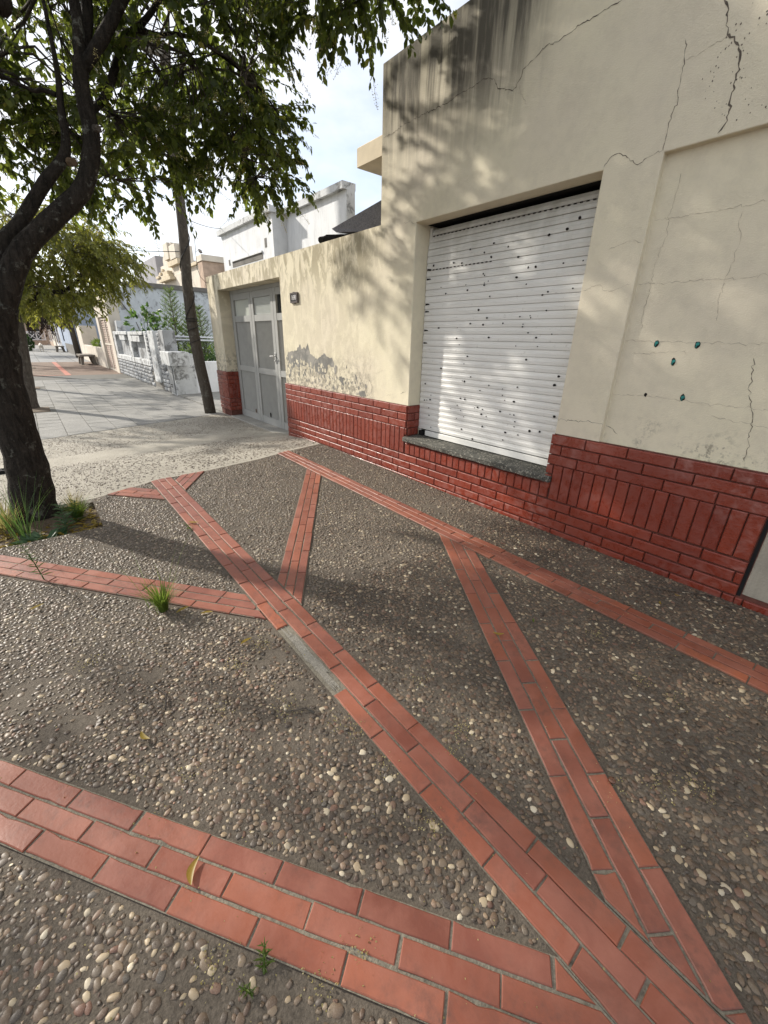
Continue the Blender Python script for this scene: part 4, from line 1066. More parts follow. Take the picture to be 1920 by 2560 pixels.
t1 = empty('street_tree', (TX, TY, gz(TY)), 'dark leaning street tree with grey boughs rising from a weedy pit at the left edge', 'tree', 'street trees along the kerb')
mb = MB(); limb(mb, [(-.245,4.03,-.10),(-.225,4.02,.06),(-.185,4.,.42),(-.178,3.98,.78),(-.16,3.97,1.09),(-.125,3.97,1.32),(-.07,3.96,1.52)], [.20,.15,.128,.118,.114,.114,.11], 20); mb.build('trunk', M['bark'], t1, smooth=True)
def branch(pts, rad, seg=10):
    mb = MB(); limb(mb, pts, rad, seg); mb.build('branch', M['bark'], t1, smooth=True)
branch([(-.10,3.97,1.42),(.035,3.93,1.68),(.155,3.91,1.864),(.368,3.9,2.07),(.543,3.9,2.24),(.632,3.9,2.43),(.663,3.9,2.57),(.662,3.9,2.70),(.662,3.9,2.82),(.686,3.9,2.93)], [.088,.073,.063,.059,.056,.053,.050,.048,.045,.042])
branch([(.68,3.9,2.88),(.69,3.9,3.0),(.71,3.9,3.15),(.72,3.95,3.6),(.75,4.1,4.2),(.8,4.2,5.0)], [.034,.033,.032,.03,.026,.014])
branch([(.675,3.9,2.86),(.73,3.97,3.05),(.785,4.0,3.19),(.84,4.05,3.5),(1.0,4.1,4.2)], [.04,.036,.034,.03,.015])
branch([(.68,3.9,2.88),(.793,3.85,3.02),(.87,3.85,3.13),(.97,3.84,3.28),(1.25,3.7,3.7),(1.7,3.4,4.2)], [.034,.035,.034,.032,.026,.014])
branch([(.655,3.93,2.66),(.773,4.05,2.79),(.857,4.1,2.91),(.933,4.1,3.06),(1.023,4.1,3.22),(1.10,4.1,3.293),(1.21,4.1,3.41),(1.5,4.2,3.8)], [.022,.024,.025,.024,.022,.021,.018,.010])
branch([(1.09,4.1,3.285),(1.25,4.1,3.305),(1.37,4.1,3.35),(1.58,4.1,3.36),(1.9,4.0,3.2),(2.05,3.9,3.0)], [.018,.016,.015,.013,.009,.005], 7)
branch([(-.06,3.98,1.45),(.0,4.0,1.72),(.06,4.0,1.90),(.157,4.0,2.0),(.349,4.0,2.257),(.487,4.0,2.42),(.525,4.0,2.53),(.536,4.0,2.69),(.56,4.0,2.88),(.58,4.1,3.3)], [.054,.048,.043,.040,.037,.033,.026,.022,.017,.009])
branch([(.53,4.03,2.76),(.465,4.1,2.79),(.406,4.12,2.78),(.2,4.3,2.9)], [.015,.013,.011,.006], 7)
branch([(-.12,3.97,1.40),(-.22,3.95,1.75),(-.34,3.9,2.3),(-.40,3.8,3.0),(-.5,3.9,3.9)], [.075,.062,.055,.045,.02])
branch([(-.36,3.8,3.05),(-.25,3.4,2.9),(.0,3.1,2.76),(.22,3.02,2.69),(.272,2.99,2.66)], [.04,.045,.045,.042,.045])
branch([(-.3,3.9,2.6),(-.8,4.6,3.2),(-1.4,5.2,3.8)], [.05,.04,.02]); branch([(-.25,3.9,2.2),(-.7,3.2,2.9),(-1.2,2.6,3.6)], [.05,.04,.02])
mb = MB(); mb.tube([(.516,3.975,2.40),(.535,3.925,2.393)], [.026,.022], 10); mb.build('cut_stub', simple('cut_wood', (.13,.085,.05), .8, .3, 20), t1)
mb = MB(); mb.tube([(.672,3.88,2.585),(.70,3.83,2.58)], [.024,.019], 10); mb.build('cut_stub', M['bark2'], t1)
nodes1 = [(.72,3.95,3.6),(.75,4.1,4.2),(1.25,3.7,3.7),(1.7,3.4,4.2),(1.5,4.2,3.8),(1.9,4.0,3.2),(.58,4.1,3.3),(.2,4.3,2.9),(-.5,3.9,3.9),(-1.4,5.2,3.8),(-1.2,2.6,3.6),(-.35,3.8,3.0),(1.0,4.1,4.2)]
def rej1(p):
    if p.x > 2.62: return True
    c = Vector((p.x, p.y, p.z))-CAM; zc = c.dot(RF)
    return False
ELL1 = [((1.38,4.25,3.95),(.98,1.0,.95),175), ((1.58,4.15,3.25),(.68,.65,.58),170), ((1.84,4.1,2.86),(.40,.5,.40),90), ((.95,4.5,2.70),(.60,.55,.32),95), ((1.80,2.85,4.05),(.68,.75,.66),260), ((2.1,3.0,3.62),(.44,.5,.42),140), ((.35,4.9,3.55),(.80,.8,.95),140),
        ((1.35,5.9,3.7),(.85,.8,.70),95), ((.25,5.0,2.76),(.70,.6,.36),100), ((-.35,4.5,2.9),(.7,.8,.6),70), ((-.6,4.6,3.8),(1.2,1.3,1.1),130), ((.5,4.3,5.1),(1.6,1.6,.9),90), ((-.9,2.9,4.0),(1.2,1.3,.9),130), ((-1.6,5.2,4.3),(1.3,1.3,1.1),110), ((.3,2.4,4.9),(1.4,1.2,.8),70), ((-2.0,4.0,3.2),(1.0,1.2,.8),60), ((-1.0,5.4,3.2),(1.0,.9,.6),60), ((-2.5,5.4,3.1),(1.0,1.1,.6),50)]  # last lobes over the street are out of view, added to shade the foreground paving
crown(t1, ELL1, nodes1, M['bark2'], M['leaf'], ll=(.038,.066), lw=.62, singles=300, blossoms=.30, thr=-.16, nscale=3.2, nleaf=32, droop=.36, tl=(.20,.38), reject=rej1)

t2 = empty('street_tree', (-.17, 10.75, gz(10.75)), 'second street tree with yellow-green crown and straight trunk on the grey slabs', 'tree', 'street trees along the kerb')
mb = MB(); limb(mb, [(-.17,11.3,-.2),(-.15,11.3,.1),(-.09,11.25,.6),(-.02,11.15,1.25),(.0,10.95,1.7)], [.15,.125,.11,.105,.105], 14); mb.build('trunk', M['bark2'], t2, smooth=True)
for pts, rad in (([(-.11,10.75,1.6),(.15,10.75,1.85),(.5,10.7,2.02),(.85,10.7,2.1),(1.2,10.7,2.4)], [.07,.06,.05,.04,.02]), ([(-.10,10.75,1.65),(.05,10.8,2.1),(.3,10.9,2.6),(.6,11,3.1)], [.07,.055,.04,.02]), ([(-.12,10.75,1.65),(-.35,10.9,2.3),(-.7,11.1,3.0)], [.07,.05,.02])):
    mb = MB(); limb(mb, pts, rad, 8); mb.build('branch', M['bark'], t2, smooth=True)
crown(t2, [((.8,10.9,2.75),(1.15,1.3,.62),300), ((1.6,10.9,2.65),(.55,.9,.45),150), ((.2,10.9,3.0),(1.3,1.3,.65),150), ((.6,10.6,2.05),(.65,.7,.28),110), ((-.9,11.0,2.9),(.9,1.2,.7),60)], [(1.2,10.7,2.4),(.6,11,3.1),(-.7,11.1,3.0)], M['bark2'], M['leaf2'], ll=(.07,.11), blossoms=.15, nleaf=22, thr=-.3)
t3 = empty('street_tree', (-.2, 15.55, gz(15.5)), 'third street tree, its low yellowish foliage showing beneath the crown before it', 'tree', 'street trees along the kerb')
mb = MB(); limb(mb, [(-.2,15.55,-.2),(-.2,15.55,.6),(-.2,15.55,1.3),(-.1,15.55,1.8)], [.13,.11,.10,.09], 12); mb.build('trunk', M['bark2'], t3, smooth=True)
mb = MB(); limb(mb, [(-.1,15.55,1.75),(.4,15.5,2.1),(1.0,15.5,2.3)], [.07,.05,.02], 8); mb.build('branch', M['bark'], t3, smooth=True)
crown(t3, [((.9,15.6,2.15),(.85,1.1,.50),95), ((-.3,15.6,2.9),(1.5,1.4,.8),100)], [(.4,15.5,2.1),(1.0,15.5,2.3)], M['bark2'], M['leaf2'], ll=(.08,.12), nleaf=20, thr=-.35)
t4 = empty('street_tree', (-.25, 27.5, gz(27)), 'dark purple-leaved street tree far down the pavement', 'tree', 'street trees along the kerb')
mb = MB(); limb(mb, [(-.25,27.5,-.3),(-.25,27.5,.7),(-.2,27.5,1.6),(.1,27.5,2.1)], [.16,.13,.12,.08], 10); mb.build('trunk', M['bark'], t4, smooth=True)
crown(t4, [((.75,27.5,2.15),(1.25,1.6,.62),190), ((-.6,27.5,2.7),(1.4,1.4,.8),80)], [(.1,27.5,2.1)], M['bark'], M['leafdark'], ll=(.10,.15), nleaf=18, thr=-.4)
t5 = empty('street_tree', (-.3, 21.0, gz(21)), 'thin dark street tree half hidden behind the second trunk', 'tree', 'street trees along the kerb')
mb = MB(); limb(mb, [(-.3,21,-.3),(-.3,21,.9),(-.25,21,2.0),(-.3,21,2.6)], [.14,.12,.11,.06], 10); mb.build('trunk', M['bark'], t5, smooth=True)
crown(t5, [((-.5,21,3.0),(1.0,1.3,.8),110)], [(-.25,21,2.3)], M['bark'], M['leaf'], ll=(.09,.13), nleaf=20, thr=-.4)
def bush(name, label, cat, base, ells, mat, ll, lw, nl, stems=8, stemh=.6):
    r = empty(name, base, label, cat); mb = MB(); B, D, N, L, Wd = [], [], [], [], []
    for k in range(stems):
        a = random.uniform(0, 6.28); c, rr, n = random.choice(ells); t = Vector(c)+Vector((math.cos(a)*rr[0]*.5, math.sin(a)*rr[1]*.5, 0)); b0 = Vector(base)+Vector((random.uniform(-.1,.1), random.uniform(-.1,.1), 0)); mb.tube([b0, b0.lerp(t, .5)+rndv()*.05, t], [.014,.011,.006], 5)
    mb.build('stems', M['bark2'], r)
    for c, rr, n in ells:
        c = Vector(c)
        for k in range(n):
            d = rndv(); p = c+Vector((d.x*rr[0], d.y*rr[1], d.z*rr[2]))*random.uniform(.4,1.)**.5
            for j in range(nl): dd = (d+rndv()*.9).normalized(); B.append(p+rndv()*.04); D.append(dd); N.append(rndv()); l = random.uniform(*ll); L.append(l); Wd.append(l*lw)
    leaf_batch('foliage', B, D, N, L, Wd, mat, r); return r
bush('hedge', 'dark round hedge bush at the far end of the pavement on the left', 'hedge', (.1, 50, gz(50)-.05), [((.0,50,.55),(.75,1.4,.75),240)], M['hedge'], (.12,.2), .5, 8)

# ================================================================== WEEDS, GRASS, LITTER
def blades(name, label, cat, base, n, h, spread, mat, wd=.004, bend=.5, stalks=0, group=None):
    mb = MB(); bx, by, bz = base
    for k in range(n):
        a = random.uniform(0, 6.283); r = random.uniform(0, .022 if spread < .3 else .10); p = Vector((bx+r*math.cos(a), by+r*math.sin(a), bz)); a2 = a+random.uniform(-.6,.6)
        hh = h*random.uniform(.45, 1.); o = spread*random.uniform(.15, 1.)*(hh/h); pts = []
        for i in range(5):
            t = i/4; pts.append(p+Vector((math.cos(a2)*o*t**1.6, math.sin(a2)*o*t**1.6, hh*(t-bend*.35*t**3))))
        sd = Vector((-math.sin(a2), math.cos(a2), 0))*wd*random.uniform(.6,1.2); b0 = len(mb.v)
        for i, q in enumerate(pts):
            w = (1-.92*(i/4)**2); mb.v += [tuple(q-sd*w*.5), tuple(q+sd*w*.5)]
        for i in range(4): mb.f.append((b0+2*i, b0+2*i+1, b0+2*i+3, b0+2*i+2))
    o = mb.build(name, mat, fix=False); return tag(o, label, cat, group)
blades('grass_tuft', 'bright green grass tuft growing from the joint of the left tile band', 'grass', (.255, 2.115, gz(2.1)), 240, .20, .17, M['grass'], .0045)
blades('grass_stalks', 'few long thin grass stalks arching out of the green tuft', 'grass', (.25, 2.12, gz(2.1)), 12, .50, .40, M['grass'], .0028, .2)
def herb(name, label, cat, base, h, lean, nl, ll, mat, lw=.2):
    r = empty(name, base, label, cat); b0 = Vector(base); tip = b0+Vector((lean[0], lean[1], h)); mid = b0.lerp(tip, .5)+Vector((-lean[0]*.1, 0, .0))
    mb = MB(); mb.tube([b0, mid, tip], [.0035,.0028,.0012], 5); mb.build('stem', mat, r)
    B, D, N, L, Wd = [], [], [], [], []
    for k in range(nl):
        t = .15+.85*k/nl; p = b0.lerp(mid, t*2) if t < .5 else mid.lerp(tip, t*2-1); a = k*2.4; l = random.uniform(*ll)*(1.15-.6*t)
        B.append(p); D.append((math.cos(a), math.sin(a), random.uniform(.1,.7))); N.append((0,0,1)); L.append(l); Wd.append(l*lw)
    leaf_batch('leaves', B, D, N, L, Wd, mat, r); return r
herb('weed', 'thin upright weed sprouting at the edge of the left tile band', 'weed', (-.215, 2.815, gz(2.8)), .25, (-.05,.02), 34, (.035,.06), M['weed'], .14)
herb('weed', 'small feathery green weed at the edge of the bottom left tile band', 'weed', (.10, .515, 0), .04, (.02,.035), 26, (.016,.03), M['grass'], .2)
herb('weed', 'tiny green weed on the pebbles just below the bottom left tile band', 'weed', (.066, .50, 0), .025, (-.02,.02), 18, (.012,.022), M['grass'], .22)
herb('weed', 'feathery weed along the upper tile of the long diagonal band', 'weed', (.655, 3.02, gz(3)), .05, (-.03,.05), 18, (.02,.035), M['grass'], .25)
herb('weed', 'blue-green bushy weed in front of the tree trunk', 'weed', (-.06, 3.62, -.03), .24, (.0,-.02), 46, (.06,.10), M['palegreen'], .22)
herb('weed', 'second leafy weed at the right of the tree trunk', 'weed', (.0, 3.75, -.03), .20, (.03,.0), 36, (.05,.09), M['weed'], .25)
blades('dry_grass', 'dry straw coloured grass behind the tree trunk at the left edge', 'grass', (-.42, 3.9, -.03), 320, .34, .34, M['drygrass'], .005, .5)
blades('dry_grass', 'yellow green grass clump right of the tree trunk inside the pit', 'grass', (.03, 3.86, -.03), 330, .22, .22, M['grass'], .0045, .5)
blades('dry_grass', 'sparse dry grass along the far edge of the tree pit', 'grass', (.02, 4.00, -.03), 140, .26, .20, M['drygrass'], .003, .2)
blades('tall_stalks', 'tall thin green stalks leaning left beside the tree trunk', 'grass', (-.30, 3.66, -.03), 55, .52, .42, M['weed'], .005, .15)
B, D, N, L, Wd = [], [], [], [], []
for k in range(46):
    a = random.uniform(0, 6.28); l = random.uniform(.07, .14); B.append((-.22+random.uniform(-.14,.14), 3.53+random.uniform(-.035,.05), -.02)); D.append((math.cos(a), math.sin(a)-.2, random.uniform(.1,.55))); N.append((0,0,1)); L.append(l); Wd.append(l*.42)
ros = empty('rosette_plant', (-.22, 3.53, -.03), 'low pale green leafy rosette plant at the front of the tree pit', 'plant'); leaf_batch('leaves', B, D, N, L, Wd, M['palegreen'], ros, kind=None)
B, D, N, L, Wd = [], [], [], [], []
for k in range(420):
    X, Y = random.uniform(-.6,.15), random.uniform(3.47,4.05); a = random.uniform(0,6.28); l = random.uniform(.03,.07)
    B.append((X, Y, gz(Y)-.035)); D.append((math.cos(a), math.sin(a), random.uniform(-.1,.4))); N.append((random.uniform(-.4,.4), random.uniform(-.4,.4), 1)); L.append(l); Wd.append(l*.4)
lit = MB(); leaf_batch('leaf_litter', B, D, N, L, Wd, M['deadleaf'], None)
for (X, Y, l, a, lab, m, curl) in ((.036,.808,.066,.98,'curled yellow leaf lying on the bottom left tile band','deadleaf',.5),(1.505,.905,.055,2.3,'brown curled leaf beside the middle tile band','deadleaf',.4),(1.735,.852,.034,.6,'small round yellow green leaf on the pebbles near the right band','grass',.2),
     (.498,1.60,.06,.2,'yellow leaf beside the cement patch of the long diagonal band','deadleaf',.3),(.33,2.03,.07,.3,'long yellow leaf right of the grass tuft','deadleaf',.25),(.42,1.93,.06,-.4,'pale yellow leaf under the end of the left tile band','deadleaf',.3),
     (.02,1.34,.055,1.9,'yellow leaf on the pebbles above the bottom left band','deadleaf',.4),(-.255,2.5,.065,.4,'pale yellow leaf on the left pebbles below the left tile band','deadleaf',.2),(2.45,.50,.035,.5,'pale yellow leaf fragment near the brick base','deadleaf',.3),(2.62,.47,.03,1.5,'tiny yellow leaf beside the brick base at the right edge','deadleaf',.3),(.70,3.12,.08,2.4,'ochre leaf at the upper part of the long diagonal band','deadleaf',.4)):
    z = gz(Y)+.014; n = 8; mb = MB()
    for i in range(n+1):
        t = i/n; w = l*.15*math.sin(math.pi*min(.97, t*.95+.03))**.8; off = curl*l*.35*math.sin(math.pi*t); x0 = l*(t-.5)
        for s in (-1, 0, 1):
            lx, ly = x0, off+s*w; mb.v.append((X+lx*math.cos(a)-ly*math.sin(a), Y+lx*math.sin(a)+ly*math.cos(a), z+.004+abs(s)*w*.45+.004*(2*t-1)**2))
    for i in range(n):
        for s in range(2): mb.f.append((i*3+s, i*3+s+1, i*3+3+s+1, i*3+3+s))
    tag(mb.build('fallen_leaf', M[m], smooth=True, fix=False), lab, 'leaf', 'fallen leaves on the pavement')
B, D, N, L, Wd = [], [], [], [], []
ctr = [(.02,.60),(.30,.41),(.85,.62),(.60,.98),(.48,1.15),(.28,1.3),(.10,1.12),(.62,.5),(1.16,.2),(1.3,.1),(1.75,.35),(1.9,.6),(.95,.65),(.55,1.55),(-.1,1.9),(1.0,.95),(.2,.42),(1.75,.2),(.4,1.5),(1.4,.02),(-.03,1.02),(.64,.9),(.648,.72)]
for c in ctr:
    for k in range(random.randint(20, 75)):
        X, Y = c[0]+random.gauss(0,.028), c[1]+random.gauss(0,.028); l = random.uniform(.0035,.0065); B.append((X, Y, gz(Y)+.0095)); D.append(rndv()); N.append(rndv()); L.append(l); Wd.append(l)
for k in range(1500):
    X, Y = random.uniform(-.5,2.7), random.uniform(-.3,3.5); l = random.uniform(.003,.006); B.append((X, Y, gz(Y)+.010)); D.append(rndv()); N.append(rndv()); L.append(l); Wd.append(l)
leaf_batch('fallen_blossom', B, D, N, L, Wd, M['flower'], None)
# twigs on the ground
for (p, lab) in (([(2.60,.62),(2.66,.52),(2.74,.42),(2.79,.33)],'dark thin twig lying along the foot of the brick base'),([(2.70,.40),(2.72,.30),(2.75,.22)],'short pale twig near the stone block'),([(.46,1.13),(.53,1.10),(.56,1.06)],'pale bent twig on the pebbles left of the long band'),([(.08,1.62),(.12,1.50),(.10,1.42)],'thin pale stem lying among the left pebbles')):
    mb = MB(); mb.tube([(a+random.gauss(0,.004), b2, gz(b2)+.014) for a, b2 in p], .0035, 6); tag(mb.build('twig', M['bark2'], smooth=True), lab, 'twig')
sn = empty('snail_shell', (1.186, .212, .013), 'tiny round brown snail shell on the edge of the middle tile band', 'snail')
mb = MB(); pts = []; rad = []
for i in range(30):
    t = i/29; a = 6.283*2.1*t; r = .0085*(1-.85*t); pts.append((1.186+r*math.cos(a), .212+r*math.sin(a), .018+.006*t)); rad.append(.0065*(1-.8*t))
mb.tube(pts, rad, 8); mb.build('shell', M['snail'], sn, smooth=True)
for (x, y, h, lab, mt) in ((-.3, 40.5, 3.0, 'dark green street tree closing the far pavement before the white fence', 'hedge'), (-.4, 58.0, 3.2, 'farthest dark street tree near the end of the pavement', 'leaf')):
    tt_ = empty('street_tree', (x, y, gz(y)), lab, 'tree', 'street trees along the kerb')
    mb = MB(); limb(mb, [(x,y,-.3),(x+.03,y,.8),(x,y,1.7),(x+.1,y,2.3)], [.17,.14,.13,.08], 10); mb.build('trunk', M['bark'], tt_, smooth=True)
    crown(tt_, [((x+.9,y,h-.3),(1.7,2.0,.75),150), ((x-.4,y,h+.5),(1.9,2.0,1.0),110)], [(x+.1,y,2.3)], M['bark'], M[mt], ll=(.12,.19), nleaf=18, thr=-.4)
# ================================================================== NEIGHBOUR FRONT WALL
nw = empty('front_garden_wall', (2.84, 15, -.08), 'flaking white and grey garden wall with rock-faced blocks, pillars and square niches', 'wall')
def part(name, boxes, mat, root, c=.015, **k):
    mb = MB()
    for b in boxes: mb.bbox(*b, c)
    return mb.build(name, mat, root, **k)
NX = 2.84
def block_mesh(l, h):
    mb = MB(); y, z = l/2, h/2; mb.add([(.03,-y,-z),(.03,y,-z),(.03,y,z),(.03,-y,z),(0,-y,-z),(0,y,-z),(0,y,z),(0,-y,z),(-.035,-y*.6,-z*.5),(-.030,y*.55,-z*.6),(-.038,y*.6,z*.55),(-.028,-y*.62,z*.5)],
        [(0,1,5,4),(1,2,6,5),(2,3,7,6),(3,0,4,7),(4,5,9,8),(5,6,10,9),(6,7,11,10),(7,4,8,11),(8,9,10,11)]); me = mb.mesh('block'); me.materials.append(M['rough']); return me
BLK = {}
def block(y, z, l, h, x=NX):
    k = (round(l,2), round(h,2))
    if k not in BLK: BLK[k] = block_mesh(l-.012, h-.012)
    o = bpy.data.objects.new('block', BLK[k]); COL.objects.link(o); o.parent = nw; o.location = Vector((x+random.uniform(-.004,.004), y, z))-wloc(nw)
    if random.random() < .5: o.rotation_euler = (math.pi, 0, 0)
part('wall_core', [(NX+.012, NX+.16, 12.0, 20.4, -.3, .50)], M['coping'], nw)
for r in range(5):
    z = -.08+.11*r+.055; n = 0
    yy = 14.45+(.2 if r % 2 else 0)
    while yy < 20.3: l = min(.40, 20.38-yy); block(yy+l/2, z, l, .11) if l > .1 else None; yy += .40
    for a, b2 in ((12.55, 13.25), ): block((a+b2)/2-.175, z, .35, .11); block((a+b2)/2+.175, z, .35, .11)
part('ledge', [(NX-.03, NX+.2, 14.5, 17.3, .50, .655), (NX-.03, NX+.2, 17.32, 20.35, .50, .655)], M['flaky'], nw)
part('niche_back', [(NX+.12, NX+.2, 14.5, 20.35, .655, 1.40)], M['rough'], nw)
part('niche_post', [(NX-.02, NX+.2, 16.9, 17.3, .655, 1.45), (NX-.02, NX+.2, 19.9, 20.35, .655, 1.46), (NX-.02, NX+.2, 14.5, 14.75, .655, 1.46)], M['flaky'], nw)
part('niche_cap', [(NX-.05, NX+.2, 14.75, 16.9, 1.36, 1.45), (NX-.05, NX+.2, 17.3, 19.9, 1.36, 1.46)], M['flaky'], nw)
part('niche_block', [(NX-.03, NX+.14, 15.4, 16.9, 1.16, 1.34), (NX-.03, NX+.14, 17.9, 19.0, 1.18, 1.34)], M['flaky'], nw)
for r in range(9):
    z = .52+.105*r
    block(14.32, z, .28, .105, NX-.02); block(12.95, z, .30, .105, NX-.02)
part('pilaster', [(NX-.07, NX+.15, 13.30, 13.98, .12, 1.47)], M['flaky'], nw)
part('pillar_block', [(NX-.05, NX+.25, 12.30, 12.80, .98, 1.48)], M['rough'], nw)
part('pillar_cap', [(NX-.16, NX+.32, 11.60, 12.45, .67, .985)], M['flaky'], nw)
part('pillar', [(NX-.02, NX+.5, 11.92, 12.5, -.2, .68), (NX+.1, NX+.55, 11.9, 12.4, .5, .93)], M['flaky'], nw)
mb = MB(); mb.bbox(NX-.045, NX-.021, 12.02, 12.40, -.04, .62, .006); mdoor = mb.build('meter_door', M['metalbox'], nw)
mb = MB(); mb.box(NX-.052, NX-.0455, 12.09, 12.12, .47, .51); mb.box(NX-.050, NX-.0455, 12.15, 12.32, .10, .125); mb.box(NX-.050, NX-.0455, 12.15, 12.32, .15, .175); mb.build('latch', M['black'], mdoor)
part('tall_end', [(NX+.1, NX+.4, 19.85, 20.35, 1.4, 1.84)], M['flaky'], nw)
lw = empty('low_white_wall', (3.5, 11.9, 0), 'low smooth white wall running back from the flaking pillar beside the pole', 'wall')
part('wall_face', [(3.3, 8.5, 11.95, 12.12, -.1, .74)], M['white'], lw)
rl = empty('handrail', (3.2, 13, 1.3), 'two parallel grey metal rails above the low white wall', 'handrail')
for z in (1.335, 1.255): mb = MB(); mb.tube([(3.05, 13.0, z), (4.8, 13.0, z-.01)], .022, 8); mb.build('rail', M['galv'], rl, smooth=True)
for xx in (3.15, 4.7): mb = MB(); mb.tube([(xx, 13.0, .05), (xx, 13.0, 1.34)], .018, 8); mb.build('post', M['galv'], rl, smooth=True)
bwl = empty('party_wall', (4.5, 20.6, 0), 'stained pale blue side wall with dark grey coping behind the garden', 'wall')
mb = MB(); mb.prism([(2.85,-.2),(2.85,2.93),(3.7,3.12),(9.5,3.10),(9.5,-.2)], 'y', 20.46, 20.65); mb.build('wall_face', M['bluewall'], bwl)
mb = MB(); mb.prism([(3.55,3.10),(3.55,3.27),(4.6,3.28),(9.5,3.26),(9.5,3.10),(4.6,3.12)], 'y', 20.36, 20.72); mb.build('coping', M['coping'], bwl)
mb = MB(); mb.tube([(3.05, 20.40, 2.98), (3.62, 20.40, 2.05)], .02, 6); mb.build('drain_pipe', M['coping'], bwl)

# conifer and rubber plant
con = empty('conifer_shrub', (4.0, 15.2, 0), 'spiky green conifer shrub behind the rails beside the pole', 'shrub')
B, D, N, L, Wd = [], [], [], [], []; mb = MB()
for (sx, sy, h, r) in ((3.86,15.3,2.72,.55),(4.45,15.6,2.3,.55),(4.85,15.9,2.3,.5),(4.2,14.9,1.7,.5),(4.55,14.6,1.3,.5)):
    mb.tube([(sx,sy,0),(sx+.02,sy,h*.5),(sx,sy,h)], [.03,.02,.006], 6)
    for lv in range(int(h/.13)):
        z = .35+lv*.13; rr = r*(1-z/h)**.6+.06
        if z > h-.05: break
        for k in range(7):
            a = k*.9+lv*1.3+random.uniform(-.2,.2); e = Vector((sx+rr*math.cos(a), sy+rr*math.sin(a), z+rr*.55+.06)); s0 = Vector((sx, sy, z))
            mb.tube([s0, s0.lerp(e, .5)+Vector((0,0,-.02)), e], [.008,.006,.003], 4, cap=False)
            for q in range(16):
                t = .15+.85*q/16; p = s0.lerp(e, t); dd = ((e-s0).normalized()*.7+rndv()*.7).normalized(); B.append(p); D.append(dd); N.append(rndv()); l = random.uniform(.05,.085); L.append(l); Wd.append(l*.22)
mb.build('stems', M['bark2'], con); leaf_batch('needles', B, D, N, L, Wd, M['conifer'], con)
bush('rubber_plant', 'broad-leaved dark green plant rising behind the niched garden wall', 'plant', (3.35, 16.6, .2), [((3.25,16.8,1.75),(.42,.8,.30),26),((3.55,16.8,2.1),(.22,.3,.25),12),((3.95,16.6,1.65),(.40,.5,.30),22)], M['weed'], (.12,.20), .5, 5, 9)
bush('yellow_green_bush', 'low yellow green garden bushes behind the low white wall', 'shrub', (4.4, 13.9, 0), [((4.2,13.9,.80),(.9,.5,.40),120),((4.9,13.6,.55),(.6,.4,.35),60)], M['conifer'], (.05,.10), .4, 6)
bush('dark_bush', 'dark clipped bush just above the low white wall beside the pole', 'shrub', (4.6, 12.7, 0), [((4.3,12.6,.70),(.6,.25,.22),90)], M['hedge'], (.05,.09), .5, 8)
bush('bright_shrub', 'small bright green shrub peeking over the cream planter wall', 'shrub', (3.5, 27, .5), [((3.4,28.0,2.5),(.35,.6,.35),60)], M['conifer'], (.10,.16), .4, 6)
bush('planter_grass', 'bright green grass in the cream planter beside the slatted gate', 'plant', (3.2, 28, .6), [((3.1,27.5,.85),(.22,1.4,.20),90)], M['grass'], (.12,.22), .12, 7)

# cream pillar wall with slatted gate
cg = empty('gate_wall', (2.84, 22.2, 0), 'tall cream wall with a brown slatted gate beyond the garden wall', 'wall')
mb = MB(); cells(mb, [20.42, 21.1, 23.45, 24.05], [-.4, 2.02, 2.93], lambda y, z: .12 if 21.1 < y < 23.45 and z < 2.02 else 0., 2.80)
mb.quad((2.80,20.42,-.4),(2.80,20.42,2.93),(3.2,20.42,2.93),(3.2,20.42,-.4)); mb.quad((2.80,20.42,2.93),(2.80,24.05,2.93),(3.2,24.05,2.93),(3.2,20.42,2.93)); mb.quad((3.2,20.42,-.4),(3.2,24.05,-.4),(3.2,24.05,2.93),(3.2,20.42,2.93))
w = mb.build('wall_face', M['creamw'], cg); weld(w)
mb = MB()
for b in ((21.12,21.22,-.12,2.0),(23.33,23.43,-.12,2.0),(22.22,22.32,-.12,2.0),(21.22,22.22,.93,1.0),(22.32,23.33,.93,1.0),(21.22,22.22,1.92,2.0),(22.32,23.33,1.92,2.0),(21.22,22.22,-.12,-.05),(22.32,23.33,-.12,-.05)): mb.box(2.86, 2.90, *b)
gt = mb.build('gate', M['creamw'], cg)
for k in range(22):
    for a, b2 in ((21.22,22.22),(22.32,23.33)):
        mb = MB(); z = -.04+k*.0885
        if .90 < z < .99: continue
        mb.add([(2.875,a,z),(2.875,b2,z),(2.905,b2,z+.07),(2.905,a,z+.07),(2.885,a,z),(2.885,b2,z),(2.915,b2,z+.07),(2.915,a,z+.07)], [(0,1,2,3),(7,6,5,4),(0,4,5,1),(3,2,6,7),(0,3,7,4),(1,5,6,2)]); mb.build('slat', M['slat'], gt)
pf = empty('planter_wall', (2.84, 28, 0), 'cream planter wall with taller back panels and a small meter box', 'wall')
part('front_wall', [(2.80, 2.98, 24.05, 31.9, -.3, .76)], M['creamw'], pf); part('back_panel', [(3.45, 3.6, 24.05, 29.7, -.3, 2.22)], M['creamw'], pf); part('pillar', [(2.80, 3.6, 31.9, 34.2, -.3, 1.80)], M['creamw'], pf)
part('urn', [(2.84,2.94,24.5,24.7,.76,1.05),(2.86,2.92,24.53,24.67,1.05,1.22)], M['flaky'], pf)
part('meter_box', [(3.40, 3.448, 28.0, 28.35, 1.25, 1.6)], M['black'], pf)
mb = MB(); mb.tube([(3.42,27.5,1.0),(3.42,27.3,1.0),(3.42,27.4,1.9),(3.36,27.45,2.0)], .03, 6); mb.build('wall_lamp', M['coping'], pf)
